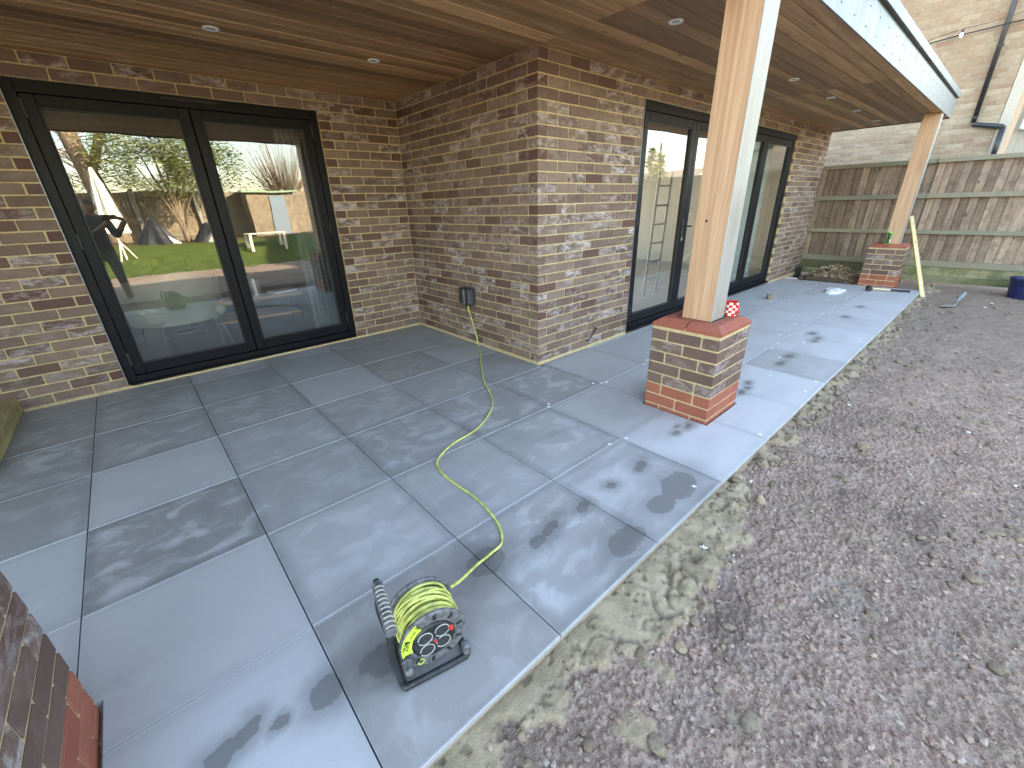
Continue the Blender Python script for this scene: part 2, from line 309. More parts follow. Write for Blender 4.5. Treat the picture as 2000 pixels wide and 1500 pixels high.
# ------------------------------------------------------------------ object helpers
def link(name, me, mat=None, parent=None, loc=(0, 0, 0), rot=None):
    o = bpy.data.objects.new(name, me); COL.objects.link(o)
    if mat is not None and me is not None and not me.materials: me.materials.append(mat)
    o.location = Vector(loc)
    if rot is not None: o.rotation_euler = rot
    if parent is not None: o.parent = parent
    return o
def tag(o, label=None, cat=None, group=None, kind=None):
    if label: o['label'] = label
    if cat: o['category'] = cat
    if group: o['group'] = group
    if kind: o['kind'] = kind
    return o
def empty(name, loc, label, cat, group=None, rz=0):
    o = bpy.data.objects.new(name, None); COL.objects.link(o); o.location = loc; o.rotation_euler = (0, 0, rz); o.empty_display_size = .1
    return tag(o, label, cat, group)
class MB:
    """collect boxes, tubes, prisms into one mesh"""
    def __init__(s): s.v = []; s.f = []
    def add(s, vs, fs):
        n = len(s.v); s.v += [tuple(x) for x in vs]; s.f += [tuple(n + i for i in f) for f in fs]; return s
    def box(s, x0, x1, y0, y1, z0, z1, b=0, M=None):
        if b <= 0:
            vs = [(x, y, z) for z in (z0, z1) for y in (y0, y1) for x in (x0, x1)]
            fs = [(0, 2, 3, 1), (4, 5, 7, 6), (0, 1, 5, 4), (1, 3, 7, 5), (3, 2, 6, 7), (2, 0, 4, 6)]
        else:
            vs = []; idx = {}
            P = ((x0, x1), (y0, y1), (z0, z1))
            for sx in (0, 1):
                for sy in (0, 1):
                    for sz in (0, 1):
                        for ax in range(3):
                            q = []
                            for a, sg in enumerate((sx, sy, sz)):
                                val = P[a][sg]
                                if a != ax: val += b if sg == 0 else -b
                                q.append(val)
                            idx[sx, sy, sz, ax] = len(vs); vs.append(tuple(q))
            fs = []
            for ax in range(3):
                u, w = [a for a in range(3) if a != ax]
                for sg in (0, 1):
                    q = []
                    for (su, sw) in ((0, 0), (1, 0), (1, 1), (0, 1)):
                        k = [0, 0, 0]; k[ax] = sg; k[u] = su; k[w] = sw; q.append(idx[k[0], k[1], k[2], ax])
                    fs.append(tuple(q))
            for ax in range(3):
                u, w = [a for a in range(3) if a != ax]
                for su in (0, 1):
                    for sw in (0, 1):
                        k0 = [0, 0, 0]; k0[u] = su; k0[w] = sw; k1 = list(k0); k1[ax] = 1
                        fs.append((idx[k0[0], k0[1], k0[2], u], idx[k0[0], k0[1], k0[2], w], idx[k1[0], k1[1], k1[2], w], idx[k1[0], k1[1], k1[2], u]))
            for sx in (0, 1):
                for sy in (0, 1):
                    for sz in (0, 1): fs.append(tuple(idx[sx, sy, sz, a] for a in range(3)))
        if M is not None: vs = [tuple(M @ Vector(v)) for v in vs]
        return s.add(vs, fs)
    def tube(s, pts, r, n=8, cap=True, closed=False):
        pts = [Vector(p) for p in pts]; rs = r if hasattr(r, '__len__') else [r] * len(pts); m = len(pts)
        vs = []; fs = []; prev = None
        for i, p in enumerate(pts):
            if closed: tg = pts[(i + 1) % m] - pts[i - 1]
            else: tg = pts[min(i + 1, m - 1)] - pts[max(i - 1, 0)]
            tg.normalize()
            if prev is None: a = tg.orthogonal().normalized()
            else: a = (prev - tg * prev.dot(tg)).normalized()
            prev = a; b = tg.cross(a)
            for k in range(n):
                t = 2 * math.pi * k / n; vs.append(tuple(p + (a * math.cos(t) + b * math.sin(t)) * rs[i]))
        for i in range(m if closed else m - 1):
            j = (i + 1) % m
            for k in range(n): fs.append((i * n + k, i * n + (k + 1) % n, j * n + (k + 1) % n, j * n + k))
        if cap and not closed: fs.append(tuple(range(n - 1, -1, -1))); fs.append(tuple((m - 1) * n + k for k in range(n)))
        return s.add(vs, fs)
    def lathe(s, prof, n=32, M=None, a0=0, a1=2 * math.pi):
        full = abs(a1 - a0 - 2 * math.pi) < 1e-6; vs = []; fs = []; k = n if full else n + 1
        for r, z in prof:
            for i in range(k):
                t = a0 + (a1 - a0) * i / n; vs.append(Vector((r * math.cos(t), r * math.sin(t), z)))
        for j in range(len(prof) - 1):
            for i in range(n):
                i2 = (i + 1) % k; fs.append((j * k + i, j * k + i2, (j + 1) * k + i2, (j + 1) * k + i))
        if M is not None: vs = [M @ v for v in vs]
        return s.add(vs, fs)
    def prism(s, poly, h0, h1, M=None):
        n = len(poly); vs = [Vector((x, y, h0)) for x, y in poly] + [Vector((x, y, h1)) for x, y in poly]
        if M is not None: vs = [M @ v for v in vs]
        return s.add(vs, [tuple(range(n - 1, -1, -1)), tuple(range(n, 2 * n))] + [(i, (i + 1) % n, n + (i + 1) % n, n + i) for i in range(n)])
    def jit(s, a): s.v = [tuple(c + random.uniform(-a, a) for c in v) for v in s.v]; return s
    def mesh(s, name='m', smooth=False, fix=True):
        me = bpy.data.meshes.new(name); me.from_pydata(s.v, [], s.f)
        if fix:
            bm = bmesh.new(); bm.from_mesh(me); bmesh.ops.recalc_face_normals(bm, faces=bm.faces); bm.to_mesh(me); bm.free()
        if smooth: me.polygons.foreach_set('use_smooth', [True] * len(me.polygons))
        me.update(); return me
    def build(s, name, mat, parent=None, loc=(0, 0, 0), rot=None, smooth=False):
        return link(name, s.mesh(name, smooth), mat, parent, loc, rot)

def smooth_pts(P, n=6):
    P = [Vector(p) for p in P]; out = []
    for i in range(len(P) - 1):
        p0, p1, p2, p3 = P[max(i - 1, 0)], P[i], P[i + 1], P[min(i + 2, len(P) - 1)]
        for k in range(n):
            t = k / n
            out.append(.5 * ((2 * p1) + (-p0 + p2) * t + (2 * p0 - 5 * p1 + 4 * p2 - p3) * t * t + (-p0 + 3 * p1 - 3 * p2 + p3) * t ** 3))
    out.append(P[-1]); return out

# ------------------------------------------------------------------ dimensions
D = 2.011; H = 2.266; EDGE = -1.838; SP = .5945; OX = -.545; OY = -.053; XE = 6.90; FY = -1.41

# ------------------------------------------------------------------ brick meshes
def brick_meshes(L, mat, n=4, h=.065, dep=.1025, b=.0035, j=.0012):
    out = []
    for k in range(n):
        me = MB().box(-L / 2, L / 2, -dep / 2, dep / 2, -h / 2, h / 2, b).jit(j).mesh('brick_%d' % (L * 1e4)); me.materials.append(mat); out.append(me)
    return out
BR = {}
def brick(L, mat='brick', h=.065, dep=.1025):
    key = (round(L, 3), mat, h, dep)
    if key not in BR: BR[key] = brick_meshes(L, MT[mat], 5 if L > .2 else 3, h, dep)
    return random.choice(BR[key])
def put_brick(parent, L, cx, cy, cz, along='x', mat='brick', head=False, tone=None, ploc=(0, 0, 0), smr=None):
    o = link('brick', brick(L, mat), None, parent, (cx - ploc[0], cy - ploc[1], cz - ploc[2]), (0, 0, math.pi / 2 if along == 'y' else 0))
    if random.random() < .5: o.rotation_euler.z += math.pi
    tn = random.random() if tone is None else tone
    sm = random.random() ** 2.2 * 1.15 if smr is None else smr
    rd = (random.random() < .12) * random.uniform(.5, 1)
    if head: rd = 1 if random.random() < .5 else rd; sm *= .35 if rd > .6 else 1
    o.color = (tn, sm, rd, 1); return o
def wall_run(parent, along, fixed, a0, a1, k0, k1, zb, start_half, sign=1, holes=(), dirn=1, corner=None, mat='brick', ploc=(0, 0, 0), endhead=True):
    """bricks from a0 towards a1 (dirn), courses k0..k1; holes = [(lo,hi,klo,khi)]"""
    cnt = 0
    for k in range(k0, k1):
        z = zb + .075 * k + .0325
        half = (k % 2 == 0) == start_half
        pos = 0.0; first = True; tot = abs(a1 - a0)
        segs = []
        if corner == 'inset' and half: pos = .1125; 
        edges = []
        p = pos if corner == 'inset' else (0)
        L0 = .1025 if (half and corner != 'inset') else .215
        if corner == 'inset' and not half: L0 = .215
        while p < tot - .02:
            L = L0 if first else .215
            first = False
            edges.append([p, min(p + L, tot)]); p += L + .01
        for e in edges:
            lo, hi = (a0 + dirn * e[0], a0 + dirn * e[1]); lo, hi = min(lo, hi), max(lo, hi)
            parts = [(lo, hi)]
            for (h0, h1, hk0, hk1) in holes:
                if hk0 <= k < hk1:
                    nw = []
                    for (q0, q1) in parts:
                        if q1 <= h0 + .001 or q0 >= h1 - .001: nw.append((q0, q1)); continue
                        if q0 < h0 - .03: nw.append((q0, h0 ))
                        if q1 > h1 + .03: nw.append((h1, q1))
                    parts = nw
            for (q0, q1) in parts:
                L = q1 - q0
                if L < .03: continue
                L = .215 if abs(L - .215) < .004 else (.1025 if abs(L - .1025) < .012 else round(L * 50) / 50)
                c = (q0 + q1) / 2; jj = random.uniform(-.002, .0015)
                xy = (c, fixed + sign * .05125 + jj) if along == 'x' else (fixed + sign * .05125 + jj, c)
                put_brick(parent, L, xy[0], xy[1], z, along, mat, head=L < .13, ploc=ploc); cnt += 1
    return cnt

# ------------------------------------------------------------------ setting: ground
def lat(nx, ny, seed): return np.random.default_rng(seed).random((nx, ny))
LT = [lat(256, 256, s) for s in range(8)]
def vnoise(x, y, s, k=0):
    x = x * s + 1000; y = y * s + 1000; xi = np.floor(x).astype(int); yi = np.floor(y).astype(int); fx = x - xi; fy = y - yi
    fx = fx * fx * (3 - 2 * fx); fy = fy * fy * (3 - 2 * fy); L = LT[k % 8]
    g = lambda a, b: L[(xi + a) % 256, (yi + b) % 256]
    return (g(0, 0) * (1 - fx) + g(1, 0) * fx) * (1 - fy) + (g(0, 1) * (1 - fx) + g(1, 1) * fx) * fy
def fbm(x, y, s, o=4, k=0): return sum(vnoise(x, y, s * 2 ** i, k + i) * .5 ** i for i in range(o)) / sum(.5 ** i for i in range(o))
def worley(x, y, s, k=0):
    x = x * s + 500; y = y * s + 500; xi = np.floor(x).astype(int); yi = np.floor(y).astype(int); best = np.full(x.shape, 9.); hh = np.zeros(x.shape)
    for a in (-1, 0, 1):
        for b in (-1, 0, 1):
            cx, cy = (xi + a) % 256, (yi + b) % 256
            dx = xi + a + LT[k][cx, cy] - x; dy = yi + b + LT[k + 1][cx, cy] - y; dd = dx * dx + dy * dy
            m = dd < best; best = np.where(m, dd, best); hh = np.where(m, LT[k + 2][cx, cy], hh)
    return np.sqrt(best), hh
PAWS = [(-.96, -2.0), (-1.05, -1.94), (-1.22, -1.98), (-1.45, -2.0), (-1.70, -1.93), (-1.38, -1.92)]
def ground_h(x, y):
    d_ = EDGE - y
    w = .015 + .07 * fbm(x, 0 * x + 3, 1.7, 2, 2) + .20 * np.exp(-((x + 1.35) / .55) ** 2) * fbm(x, y, 5, 3, 3) * 1.2 + .12 * np.exp(-((x + .85) / .3) ** 2)
    rag = .30 * (fbm(x, y, 9, 4, 4) - .5) + .06 * (fbm(x, y, 55, 3, 1) - .5)
    mort = 1 / (1 + np.exp(-np.clip((w - d_ + rag) / .004, -40, 40)))
    w1, h1 = worley(x, y, 66, 0); w2, h2 = worley(x, y, 120, 2)
    peb = .021 * h1 * np.clip(1 - w1 * 1.3, 0, 1) + .010 * h2 * np.clip(1 - w2 * 1.2, 0, 1)
    base = -.088 + .022 * (fbm(x, y, 1.6, 4, 1) - .5) - .01 * np.clip(d_ - .5, 0, 2)
    rough = .026 * (fbm(x, y, 13, 4, 5) - .4) + .035 * np.abs(fbm(x, y, 2.6, 4, 3) - .5) * np.clip((x + .5) / 2, 0, 1)
    far = 1 / (1 + np.exp(-(x - 3.5) / 1.0))
    z = base + peb * (1 - .6 * far) + rough
    rb = 1 / (1 + np.exp(-(x + .55) / .25))      # crumbly ridge further along the edge
    mh = -.052 + .012 * (fbm(x, y, 6, 3, 6) - .5) - .05 * np.clip(d_ - .02, 0, .4) + .002 * fbm(x, y, 150, 2, 1)
    clw, clh = worley(x, y, 14, 4)
    mh = mh + rb * (.035 * clh * np.clip(1 - clw * 1.5, 0, 1) + .02 * (fbm(x, y, 25, 3, 3) - .5) - .008)
    for px, py in PAWS:
        for ax, ay, rr in ((0, 0, .020), (-.022, .018, .009), (-.008, .028, .009), (.010, .028, .009), (.024, .016, .009)):
            mh = mh - .014 * np.exp(-(((x - px - ax) ** 2 + (y - py - ay) ** 2) / rr ** 2)) + .004 * np.exp(-(((x - px - ax) ** 2 + (y - py - ay) ** 2) / (rr * 2) ** 2))
    mh = mh + .022 * (fbm(x, y, 18, 4, 5) - .5) * np.clip(d_ * 8, 0, 1) - .018 * np.clip((.035 - np.abs(fbm(x, y, 5.5, 3, 6) - .5)) / .035, 0, 1) * (fbm(x, y, 4, 2, 1) > .5) * np.clip(d_ * 10, 0, 1) - .012 * np.clip((fbm(x, y, 30, 3, 7) - .6) * 10, 0, 1)
    return z * (1 - mort) + np.maximum(mh, z - .01) * mort, mort
gv = []; gf = []; gm = []; off = 0
for (x0, x1, y0, y1, st) in ((-3.0, 1.2, -3.1, -1.79, .0065), (1.2, 7.3, -3.1, -1.79, .014), (5.9, 7.3, -1.79, .5, .02), (-6, 7.3, -7.6, -3.1, .07)):
    nx = int((x1 - x0) / st) + 1; ny = int((y1 - y0) / st) + 1
    X, Y = np.meshgrid(np.linspace(x0, x1, nx), np.linspace(y0, y1, ny), indexing='ij')
    Z, mo = ground_h(X, Y)
    if y1 > 0: Z = np.minimum(Z, -.07); mo = mo * 0
    gv.append(np.stack([X, Y, Z], -1).reshape(-1, 3)); gm.append(mo.reshape(-1))
    I = (np.arange(nx - 1)[:, None] * ny + np.arange(ny - 1)[None]).reshape(-1) + off
    gf.append(np.stack([I, I + ny, I + ny + 1, I + 1], -1)); off += nx * ny
bv = np.array([(-400, -400, -.16), (400, -400, -.16), (400, 400, -.16), (-400, 400, -.16)], float); gv.append(bv); gm.append(np.zeros(4)); gf.append(np.array([[off, off + 1, off + 2, off + 3]]))
V = np.concatenate(gv); F = np.concatenate(gf); me = bpy.data.meshes.new('ground')
me.vertices.add(len(V)); me.vertices.foreach_set('co', V.ravel().astype(np.float32)); me.loops.add(F.size); me.loops.foreach_set('vertex_index', F.ravel().astype(np.int32))
me.polygons.add(len(F)); me.polygons.foreach_set('loop_start', np.arange(0, F.size, 4, dtype=np.int32)); me.update(calc_edges=True)
me.polygons.foreach_set('use_smooth', [True] * len(F))
at = me.attributes.new('mort', 'FLOAT', 'POINT'); at.data.foreach_set('value', np.concatenate(gm).astype(np.float32))
tag(link('ground', me, MT['ground']), kind='structure')

# loose stones (uncountable)
ico = bmesh.new(); bmesh.ops.create_icosphere(ico, subdivisions=1, radius=1); IV = np.array([v.co[:] for v in ico.verts]); IF = np.array([[v.index for v in f.verts] for f in ico.faces]); ico.free()
def scatter(name, n, region, smin, smax, mat, kindlabel, flat=.6, zoff=0, hf=ground_h):
    vs = []; fs = []; o_ = 0
    for i in range(n):
        x = random.uniform(region[0], region[1]); y = random.uniform(region[2], region[3])
        vs.append((x, y))
    P = np.array(vs); Z, mo = hf(P[:, 0], P[:, 1])
    allv = []; allf = []
    for i in range(n):
        if mo[i] > .5 and random.random() < .85: continue
        r = smin + (smax - smin) * random.random() ** 5
        q = IV * (1 + rng.uniform(-.28, .28, (len(IV), 1))) * np.array([r * random.uniform(.7, 1.3), r * random.uniform(.6, 1), r * flat])
        a = random.uniform(0, 6.28); c, s_ = math.cos(a), math.sin(a)
        q = q @ np.array([[c, s_, 0], [-s_, c, 0], [0, 0, 1]]) + [P[i, 0], P[i, 1], Z[i] + zoff + r * flat * .3]
        allv.append(q); allf.append(IF + o_); o_ += len(IV)
    me = bpy.data.meshes.new(name); me.from_pydata(np.concatenate(allv).tolist(), [], np.concatenate(allf).tolist()); me.update()
    return link(name, me, mat)
tag(scatter('gravel', 15000, (-3, 3.0, -3.1, -1.86), .002, .013, MT['gstone'], ''), 'loose purple brown crushed stone lying over the ground beside the patio', 'gravel', kind='stuff')

cl_ = MB(); edge_pts = []
for i in range(300):
    x = random.uniform(-.7, 5.9); dd = .012 + .17 * random.random() ** 1.6; edge_pts.append((x, EDGE - dd, random.uniform(.005, .024) * (1 if dd < .12 else .6)))
for i in range(280):
    x = random.uniform(-2.2, 6.8); y = random.uniform(-3.0, -1.95); edge_pts.append((x, y, .006 + .022 * random.random() ** 2.5))
P_ = np.array(edge_pts); Zc, _m = ground_h(P_[:, 0], P_[:, 1]); av = []; af = []; oo = 0
ic2 = bmesh.new(); bmesh.ops.create_icosphere(ic2, subdivisions=2, radius=1); I2 = np.array([v.co[:] for v in ic2.verts]); F2 = np.array([[v.index for v in f.verts] for f in ic2.faces]); ic2.free()
for (x, y, rr), z in zip(edge_pts, Zc):
    q = I2 * (1 + rng.uniform(-.22, .22, (len(I2), 1))) * np.array([rr * random.uniform(.8, 1.5), rr * random.uniform(.7, 1.2), rr * random.uniform(.45, .8)]); a = random.uniform(0, 6.28); c, s_ = math.cos(a), math.sin(a)
    av.append(q @ np.array([[c, s_, 0], [-s_, c, 0], [0, 0, 1]]) + [x, y, z + rr * .1]); af.append(F2 + oo); oo += len(I2)
def clodm():
    t = T('mortar_crumb'); r_ = t.n('NewGeometry').outputs['Random Per Island']; p = t.pos()
    c = t.mix(r_, (.20, .15, .10), (.30, .24, .165)); c = t.mix(t.ramp(t.noise(p, 90, 4), .4, .7), c, (.20, .16, .12)); return t.fin(c, .95, t.bump(t.noise(p, 160, 4, .7), 1, .004), .2)
MT['crumb'] = clodm()
m_ = bpy.data.meshes.new('mortar_crumbs'); m_.from_pydata(np.concatenate(av).tolist(), [], np.concatenate(af).tolist()); m_.polygons.foreach_set('use_smooth', [True] * len(m_.polygons)); m_.update()
tag(link('mortar_crumbs', m_, MT['crumb']), 'crumbled mortar and soil lumps along the outer edge of the tiles', 'mortar crumbs', kind='stuff')

# mounded lawn at the foot of the garden
def lawn_h(x, y):
    t = np.clip((-7.3 - y) / 3.6, 0, 1); t = t * t * (3 - 2 * t)
    return -.10 + .62 * t + .06 * (fbm(x, y, .8, 3, 2) - .5) - .15 * np.clip((y + 7.6) / .4, 0, 1)
nx, ny = 180, 110; X, Y = np.meshgrid(np.linspace(-9, 8.9, nx), np.linspace(-16, -6.9, ny), indexing='ij'); Z = lawn_h(X, Y)
m_ = bpy.data.meshes.new('lawn'); I = (np.arange(nx - 1)[:, None] * ny + np.arange(ny - 1)[None]).reshape(-1)
m_.from_pydata(np.stack([X, Y, Z], -1).reshape(-1, 3).tolist(), [], np.stack([I, I + ny, I + ny + 1, I + 1], -1).tolist()); m_.polygons.foreach_set('use_smooth', [True] * len(m_.polygons))
tag(link('lawn', m_, MT['grass']), kind='structure')
bl = MB()
for i in range(9000):
    x = random.uniform(-4.5, 6); y = random.uniform(-10.6, -7.1); z = float(lawn_h(np.array(x), np.array(y))); a = random.uniform(0, 6.28); h_ = random.uniform(.02, .05); w_ = .006
    dx, dy = math.cos(a) * w_, math.sin(a) * w_; lx, ly = random.uniform(-.02, .02), random.uniform(-.02, .02)
    bl.v += [(x - dx, y - dy, z), (x + dx, y + dy, z), (x + lx, y + ly, z + h_)]; n_ = len(bl.v); bl.f.append((n_ - 3, n_ - 2, n_ - 1))
g_ = link('grass', bl.mesh('grass', fix=False), MT['grass']); tag(g_, 'short green grass on the sunlit mound at the garden end', 'grass', kind='stuff')

# patio sub base
mb = MB().box(-6, 5.985, EDGE + .012, 2.1, -.14, -.022); tag(mb.build('patio_bed', MT['mortar_grey']), kind='structure')

# ------------------------------------------------------------------ patio tiles
pat = bpy.data.objects.new('patio', None); COL.objects.link(pat); tag(pat, kind='structure')
TONE = {(1,1):(.8,0,.25),(1,2):(.85,0,.15),(1,3):(.12,.3,1),(1,4):(.8,0,.1),(1,5):(.22,0,.9),(1,6):(.2,0,.7),(1,7):(.3,0,.3),
 (0,2):(.8,0,.1),(0,3):(.75,0,.1),(0,4):(.15,0,.5),(0,5):(.12,0,1),(0,6):(.25,0,.7),(0,7):(.3,0,.2),(0,1):(.7,0,.2),
 (2,1):(.3,.75,.2),(2,2):(.55,0,.8),(2,3):(.3,0,.5),(2,4):(.42,0,.7),(2,5):(.3,.2,.7),(2,6):(.2,.1,.4),(2,7):(.7,0,.5),
 (3,1):(.42,.4,.9),(3,2):(.42,0,.5),(3,3):(.2,.1,.8),(3,4):(.28,.1,.6),(3,5):(.6,0,.15),(3,6):(.3,.1,.4),(3,7):(.45,0,.5),
 (4,1):(.6,0,.8),(4,2):(.45,0,.9),(4,3):(.3,.4,.8),(4,4):(.3,.1,.5),(4,5):(.25,.5,.4),(4,6):(.3,.3,.3),(4,7):(.3,0,.3),
 (5,1):(1,0,.15),(5,2):(.75,.1,.4),(5,3):(.4,.4,1),(5,4):(.25,.5,.4),(6,1):(1,0,.1),(6,2):(.95,0,.15),(6,3):(.7,0,.3),(7,1):(1,0,.1),(7,2):(.95,0,.15),(7,3):(.65,.1,.3),  # outer tiles toned paler, open sky brightness put into their colour
 (8,1):(.45,.1,.4),(8,2):(.85,0,.2)}
Ys = [EDGE + .595 * j for j in range(7)]      # lines j=1..7
xs = {i: OX + (i - 5) * SP for i in range(-1, 17)}
TM = {}
def tile_mesh(w, h, n):
    k = (round(w, 4), round(h, 4), n)
    if k not in TM:
        m = MB().box(-w / 2, w / 2, -h / 2, h / 2, -.02, 0, .0018).mesh('tile'); m.materials.append(MT['tile']); TM[k] = m
    return TM[k]
for i in range(-1, 16):
    for j in range(1, 8):
        x0, x1 = xs[i] + .0022, xs[i + 1] - .0022; y0 = Ys[j - 1] + .0017; y1 = (Ys[j] if j < 7 else D - .004) - .0017
        if x0 >= -.03:
            if j > 4: continue
            if j == 4 : y1 = -.0052
        elif x1 > 0 and j >= 4: x1 = -.006
        if x1 - x0 < .02 or y1 - y0 < .02: continue
        # cut round the near and middle piers
        segs = [(x0, x1, y0, y1)]
        for (px0, px1) in ((-3.308, -2.873), (-.03, .405)):
            ns = []
            for (a, b, c, e) in segs:
                qx0, qx1, qy0, qy1 = px0 - .012, px1 + .012, -1.522, -1.060
                if b <= qx0 or a >= qx1 or e <= qy0 or c >= qy1: ns.append((a, b, c, e)); continue
                if a < qx0: ns.append((a, qx0, c, e))
                if b > qx1: ns.append((qx1, b, c, e))
                m0, m1 = max(a, qx0), min(b, qx1)
                if c < qy0: ns.append((m0, m1, c, qy0))
                if e > qy1: ns.append((m0, m1, qy1, e))
            segs = ns
        tn = TONE.get((i, j), (random.uniform(.8, 1) - .12 * (j > 2), 0, random.uniform(.05, .25)) if i > 6 else (random.uniform(.2, .7), 0, .5))  # far tiles default to paler tones, sky glare painted into the colour
        dz = random.uniform(-.0006, .0006)
        if len(segs) == 1:
            a, b, c, e = segs[0]
            o = link('tile', tile_mesh(b - a, e - c, 0), None, pat, ((a + b) / 2, (c + e) / 2, dz))
        else:
            m2 = MB(); cx, cy = (x0 + x1) / 2, (y0 + y1) / 2
            for (a, b, c, e) in segs: m2.box(a - cx, b - cx, c - cy, e - cy, -.02, 0)
            o = m2.build('tile', MT['tile'], pat, (cx, cy, dz))
        o.color = (*tn, 1)

# white tile spacers
sp_ = MB(); sp_.box(-.011, .011, -.0022, .0022, 0, .004); sp_.box(-.0022, .0022, -.011, .011, .0001, .0041); spm = sp_.mesh('spacer'); spm.materials.append(MT['white_pl'])
SPL = [(xs[5], Ys[2], 'at the tile corner below the wall corner'), (xs[5] + .03, Ys[2] + .03, ''), (xs[6], Ys[2], ''), (xs[6] - .05, Ys[2] + .04, ''), (xs[6] + .04, Ys[2] - .02, ''), (xs[5] + .55, Ys[1], ''), (xs[5] + .02, Ys[1] - .02, ''), (xs[5] + .62, Ys[0] + .05, ''), (-.68, -1.76, 'lone'), (xs[7], Ys[2], ''), (xs[7] + .1, Ys[2] + .03, ''), (1.25, -1.24, ''), (1.77, -1.22, ''), (1.80, -1.27, ''), (2.0, -1.26, ''), (2.36, -1.25, ''), (2.33, -1.17, ''), (2.9, -1.23, ''), (2.85, -1.15, ''), (3.5, -1.23, ''), (3.62, -1.22, ''), (3.7, -1.26, ''), (4.1, -1.22, ''), (4.3, -1.3, ''), (3.3, -1.0, ''), (2.2, -1.42, ''), (1.6, -1.40, ''), (1.1, -1.5, ''), (4.66, -.65, ''), (4.4, -.62, ''), (3.95, -.66, ''), (3.9, -.55, ''), (2.3, -.64, ''), (2.42, -.66, ''), (5.2, -.66, ''), (5.6, -.64, ''), (4.9, -1.2, ''), (5.0, -1.3, ''), (4.7, -1.22, ''), (4.5, -1.05, ''), (2.7, -1.75, ''), (3.9, -1.7, ''), (1.2, -1.78, ''), (-.65, -1.235, ''), (.95, -1.78, '')]
SPO = []
for (x, y, l) in SPL:
    o = link('tile_spacer', spm, None, None, (x, y, .001), (0, 0, random.uniform(0, 1.5)))
    if l == 'lone': tag(o, 'single white plastic cross spacer lying on the wet-stained edge tile', 'tile spacer', 'white tile spacers')
    else: SPO.append(o)
ORD = ['first', 'second', 'third', 'fourth', 'fifth', 'sixth', 'seventh', 'eighth', 'ninth', 'tenth', 'eleventh', 'twelfth', 'thirteenth', 'fourteenth', 'fifteenth', 'sixteenth', 'seventeenth', 'eighteenth', 'nineteenth', 'twentieth'] + ['%s past the twentieth' % w for w in ('first', 'second', 'third', 'fourth', 'fifth', 'sixth', 'seventh')]
for nm, lo, hi in (('on the door side, from the wall corner', -.9, 9), ('along the pier joint, from the near end', -1.33, -.9), ('on the outer tiles, from the near end', -9, -1.33)):
    for k_, o in enumerate(sorted([o for o in SPO if lo <= o.location.y < hi], key=lambda o: o.location.x)): tag(o, '%s white spacer %s' % (ORD[k_], nm), 'tile spacer', 'white tile spacers')
o = link('tile_spacer', spm, None, None, (-.968, -1.955, -.045), (0, .1, .5)); o.location.z = float(ground_h(np.array([-.968]), np.array([-1.955]))[0][0]) + .006
tag(o, 'white cross spacer dropped on the wet mortar beside the paw prints', 'tile spacer', 'white tile spacers'); o.scale = (1.3, 1.3, 1.3)

# ------------------------------------------------------------------ walls
ZB = .02
w3 = empty('brick_wall', (0, 0, 0), 'long purple brown brick wall running away to the right behind the timber posts', 'wall')
holes3 = [(1.325, 5.365, 0, 28)]
wall_run(w3, 'x', 0, 0, XE, 0, 30, ZB, False, 1, holes3)
mb = MB(); y_ = .004
y_ = .0065
for (a, b, z0, z1) in ((.0065, 1.325, -.1, H), (5.365, XE - .004, -.1, H), (1.325, 5.365, 2.116, H)): mb.box(a, b, y_, .098, z0, z1)
mb.build('mortar', MT['mortar'], w3)
w2 = empty('brick_wall', (0, 1.0, 0), 'short return brick wall carrying the black outdoor socket', 'wall')
wall_run(w2, 'y', 0, 0, D - .002, 0, 30, ZB, True, 1, (), 1, 'inset', ploc=(0, 1.0, 0))
MB().box(.0065, .09, .1 - 1.0, D + .05 - 1.0, -.1, H).build('mortar', MT['mortar'], w2)
w1 = empty('brick_wall', (-1.7, D, 0), 'brick wall on the left around the two-leaf black glazed door', 'wall')
holes1 = [(-2.722, -.785, 0, 28)]
wall_run(w1, 'x', D, -.004, -4.6, 0, 30, ZB, False, 1, holes1, -1, ploc=(-1.7, D, 0))
mb = MB()
for (a, b, z0, z1) in ((-.785, .004, -.1, H), (-4.6, -2.722, -.1, H), (-2.722, -.785, 2.116, H)): mb.box(a + 1.7, b + 1.7, .0065, .098, z0, z1)
mb.build('mortar', MT['mortar'], w1)
# sandy mortar fillet at the wall foot, part of each wall
def fillet(parent, pts, name='mortar_fillet', pl=(0, 0, 0)):
    m = MB(); n = len(pts); vs = []; fs = []
    for i, (x, y, nx_, ny_) in enumerate(pts):
        r = .012 + random.uniform(-.004, .003)
        for (u, z) in ((.006, .022), (-r * .55, .012 + random.uniform(-.002, .002)), (-r, -.002), (.006, -.004)): vs.append((x - nx_ * u - pl[0], y - ny_ * u - pl[1], z))
    for i in range(n - 1):
        for k in range(3): fs.append((i * 4 + k, (i + 1) * 4 + k, (i + 1) * 4 + k + 1, i * 4 + k + 1))
    m.add(vs, fs); return m.build(name, MT['mortar'], parent)
fillet(w3, [(x, 0, 0, -1) for x in np.arange(-.012, 1.33, .03)]); fillet(w3, [(x, 0, 0, -1) for x in np.arange(5.37, 6.9, .04)])
fillet(w2, [(0, y, -1, 0) for y in np.arange(-.012, D, .03)], pl=(0, 1.0, 0))
fillet(w1, [(x, D, 0, -1) for x in np.arange(-3.32, 0, .03)], pl=(-1.7, D, 0))
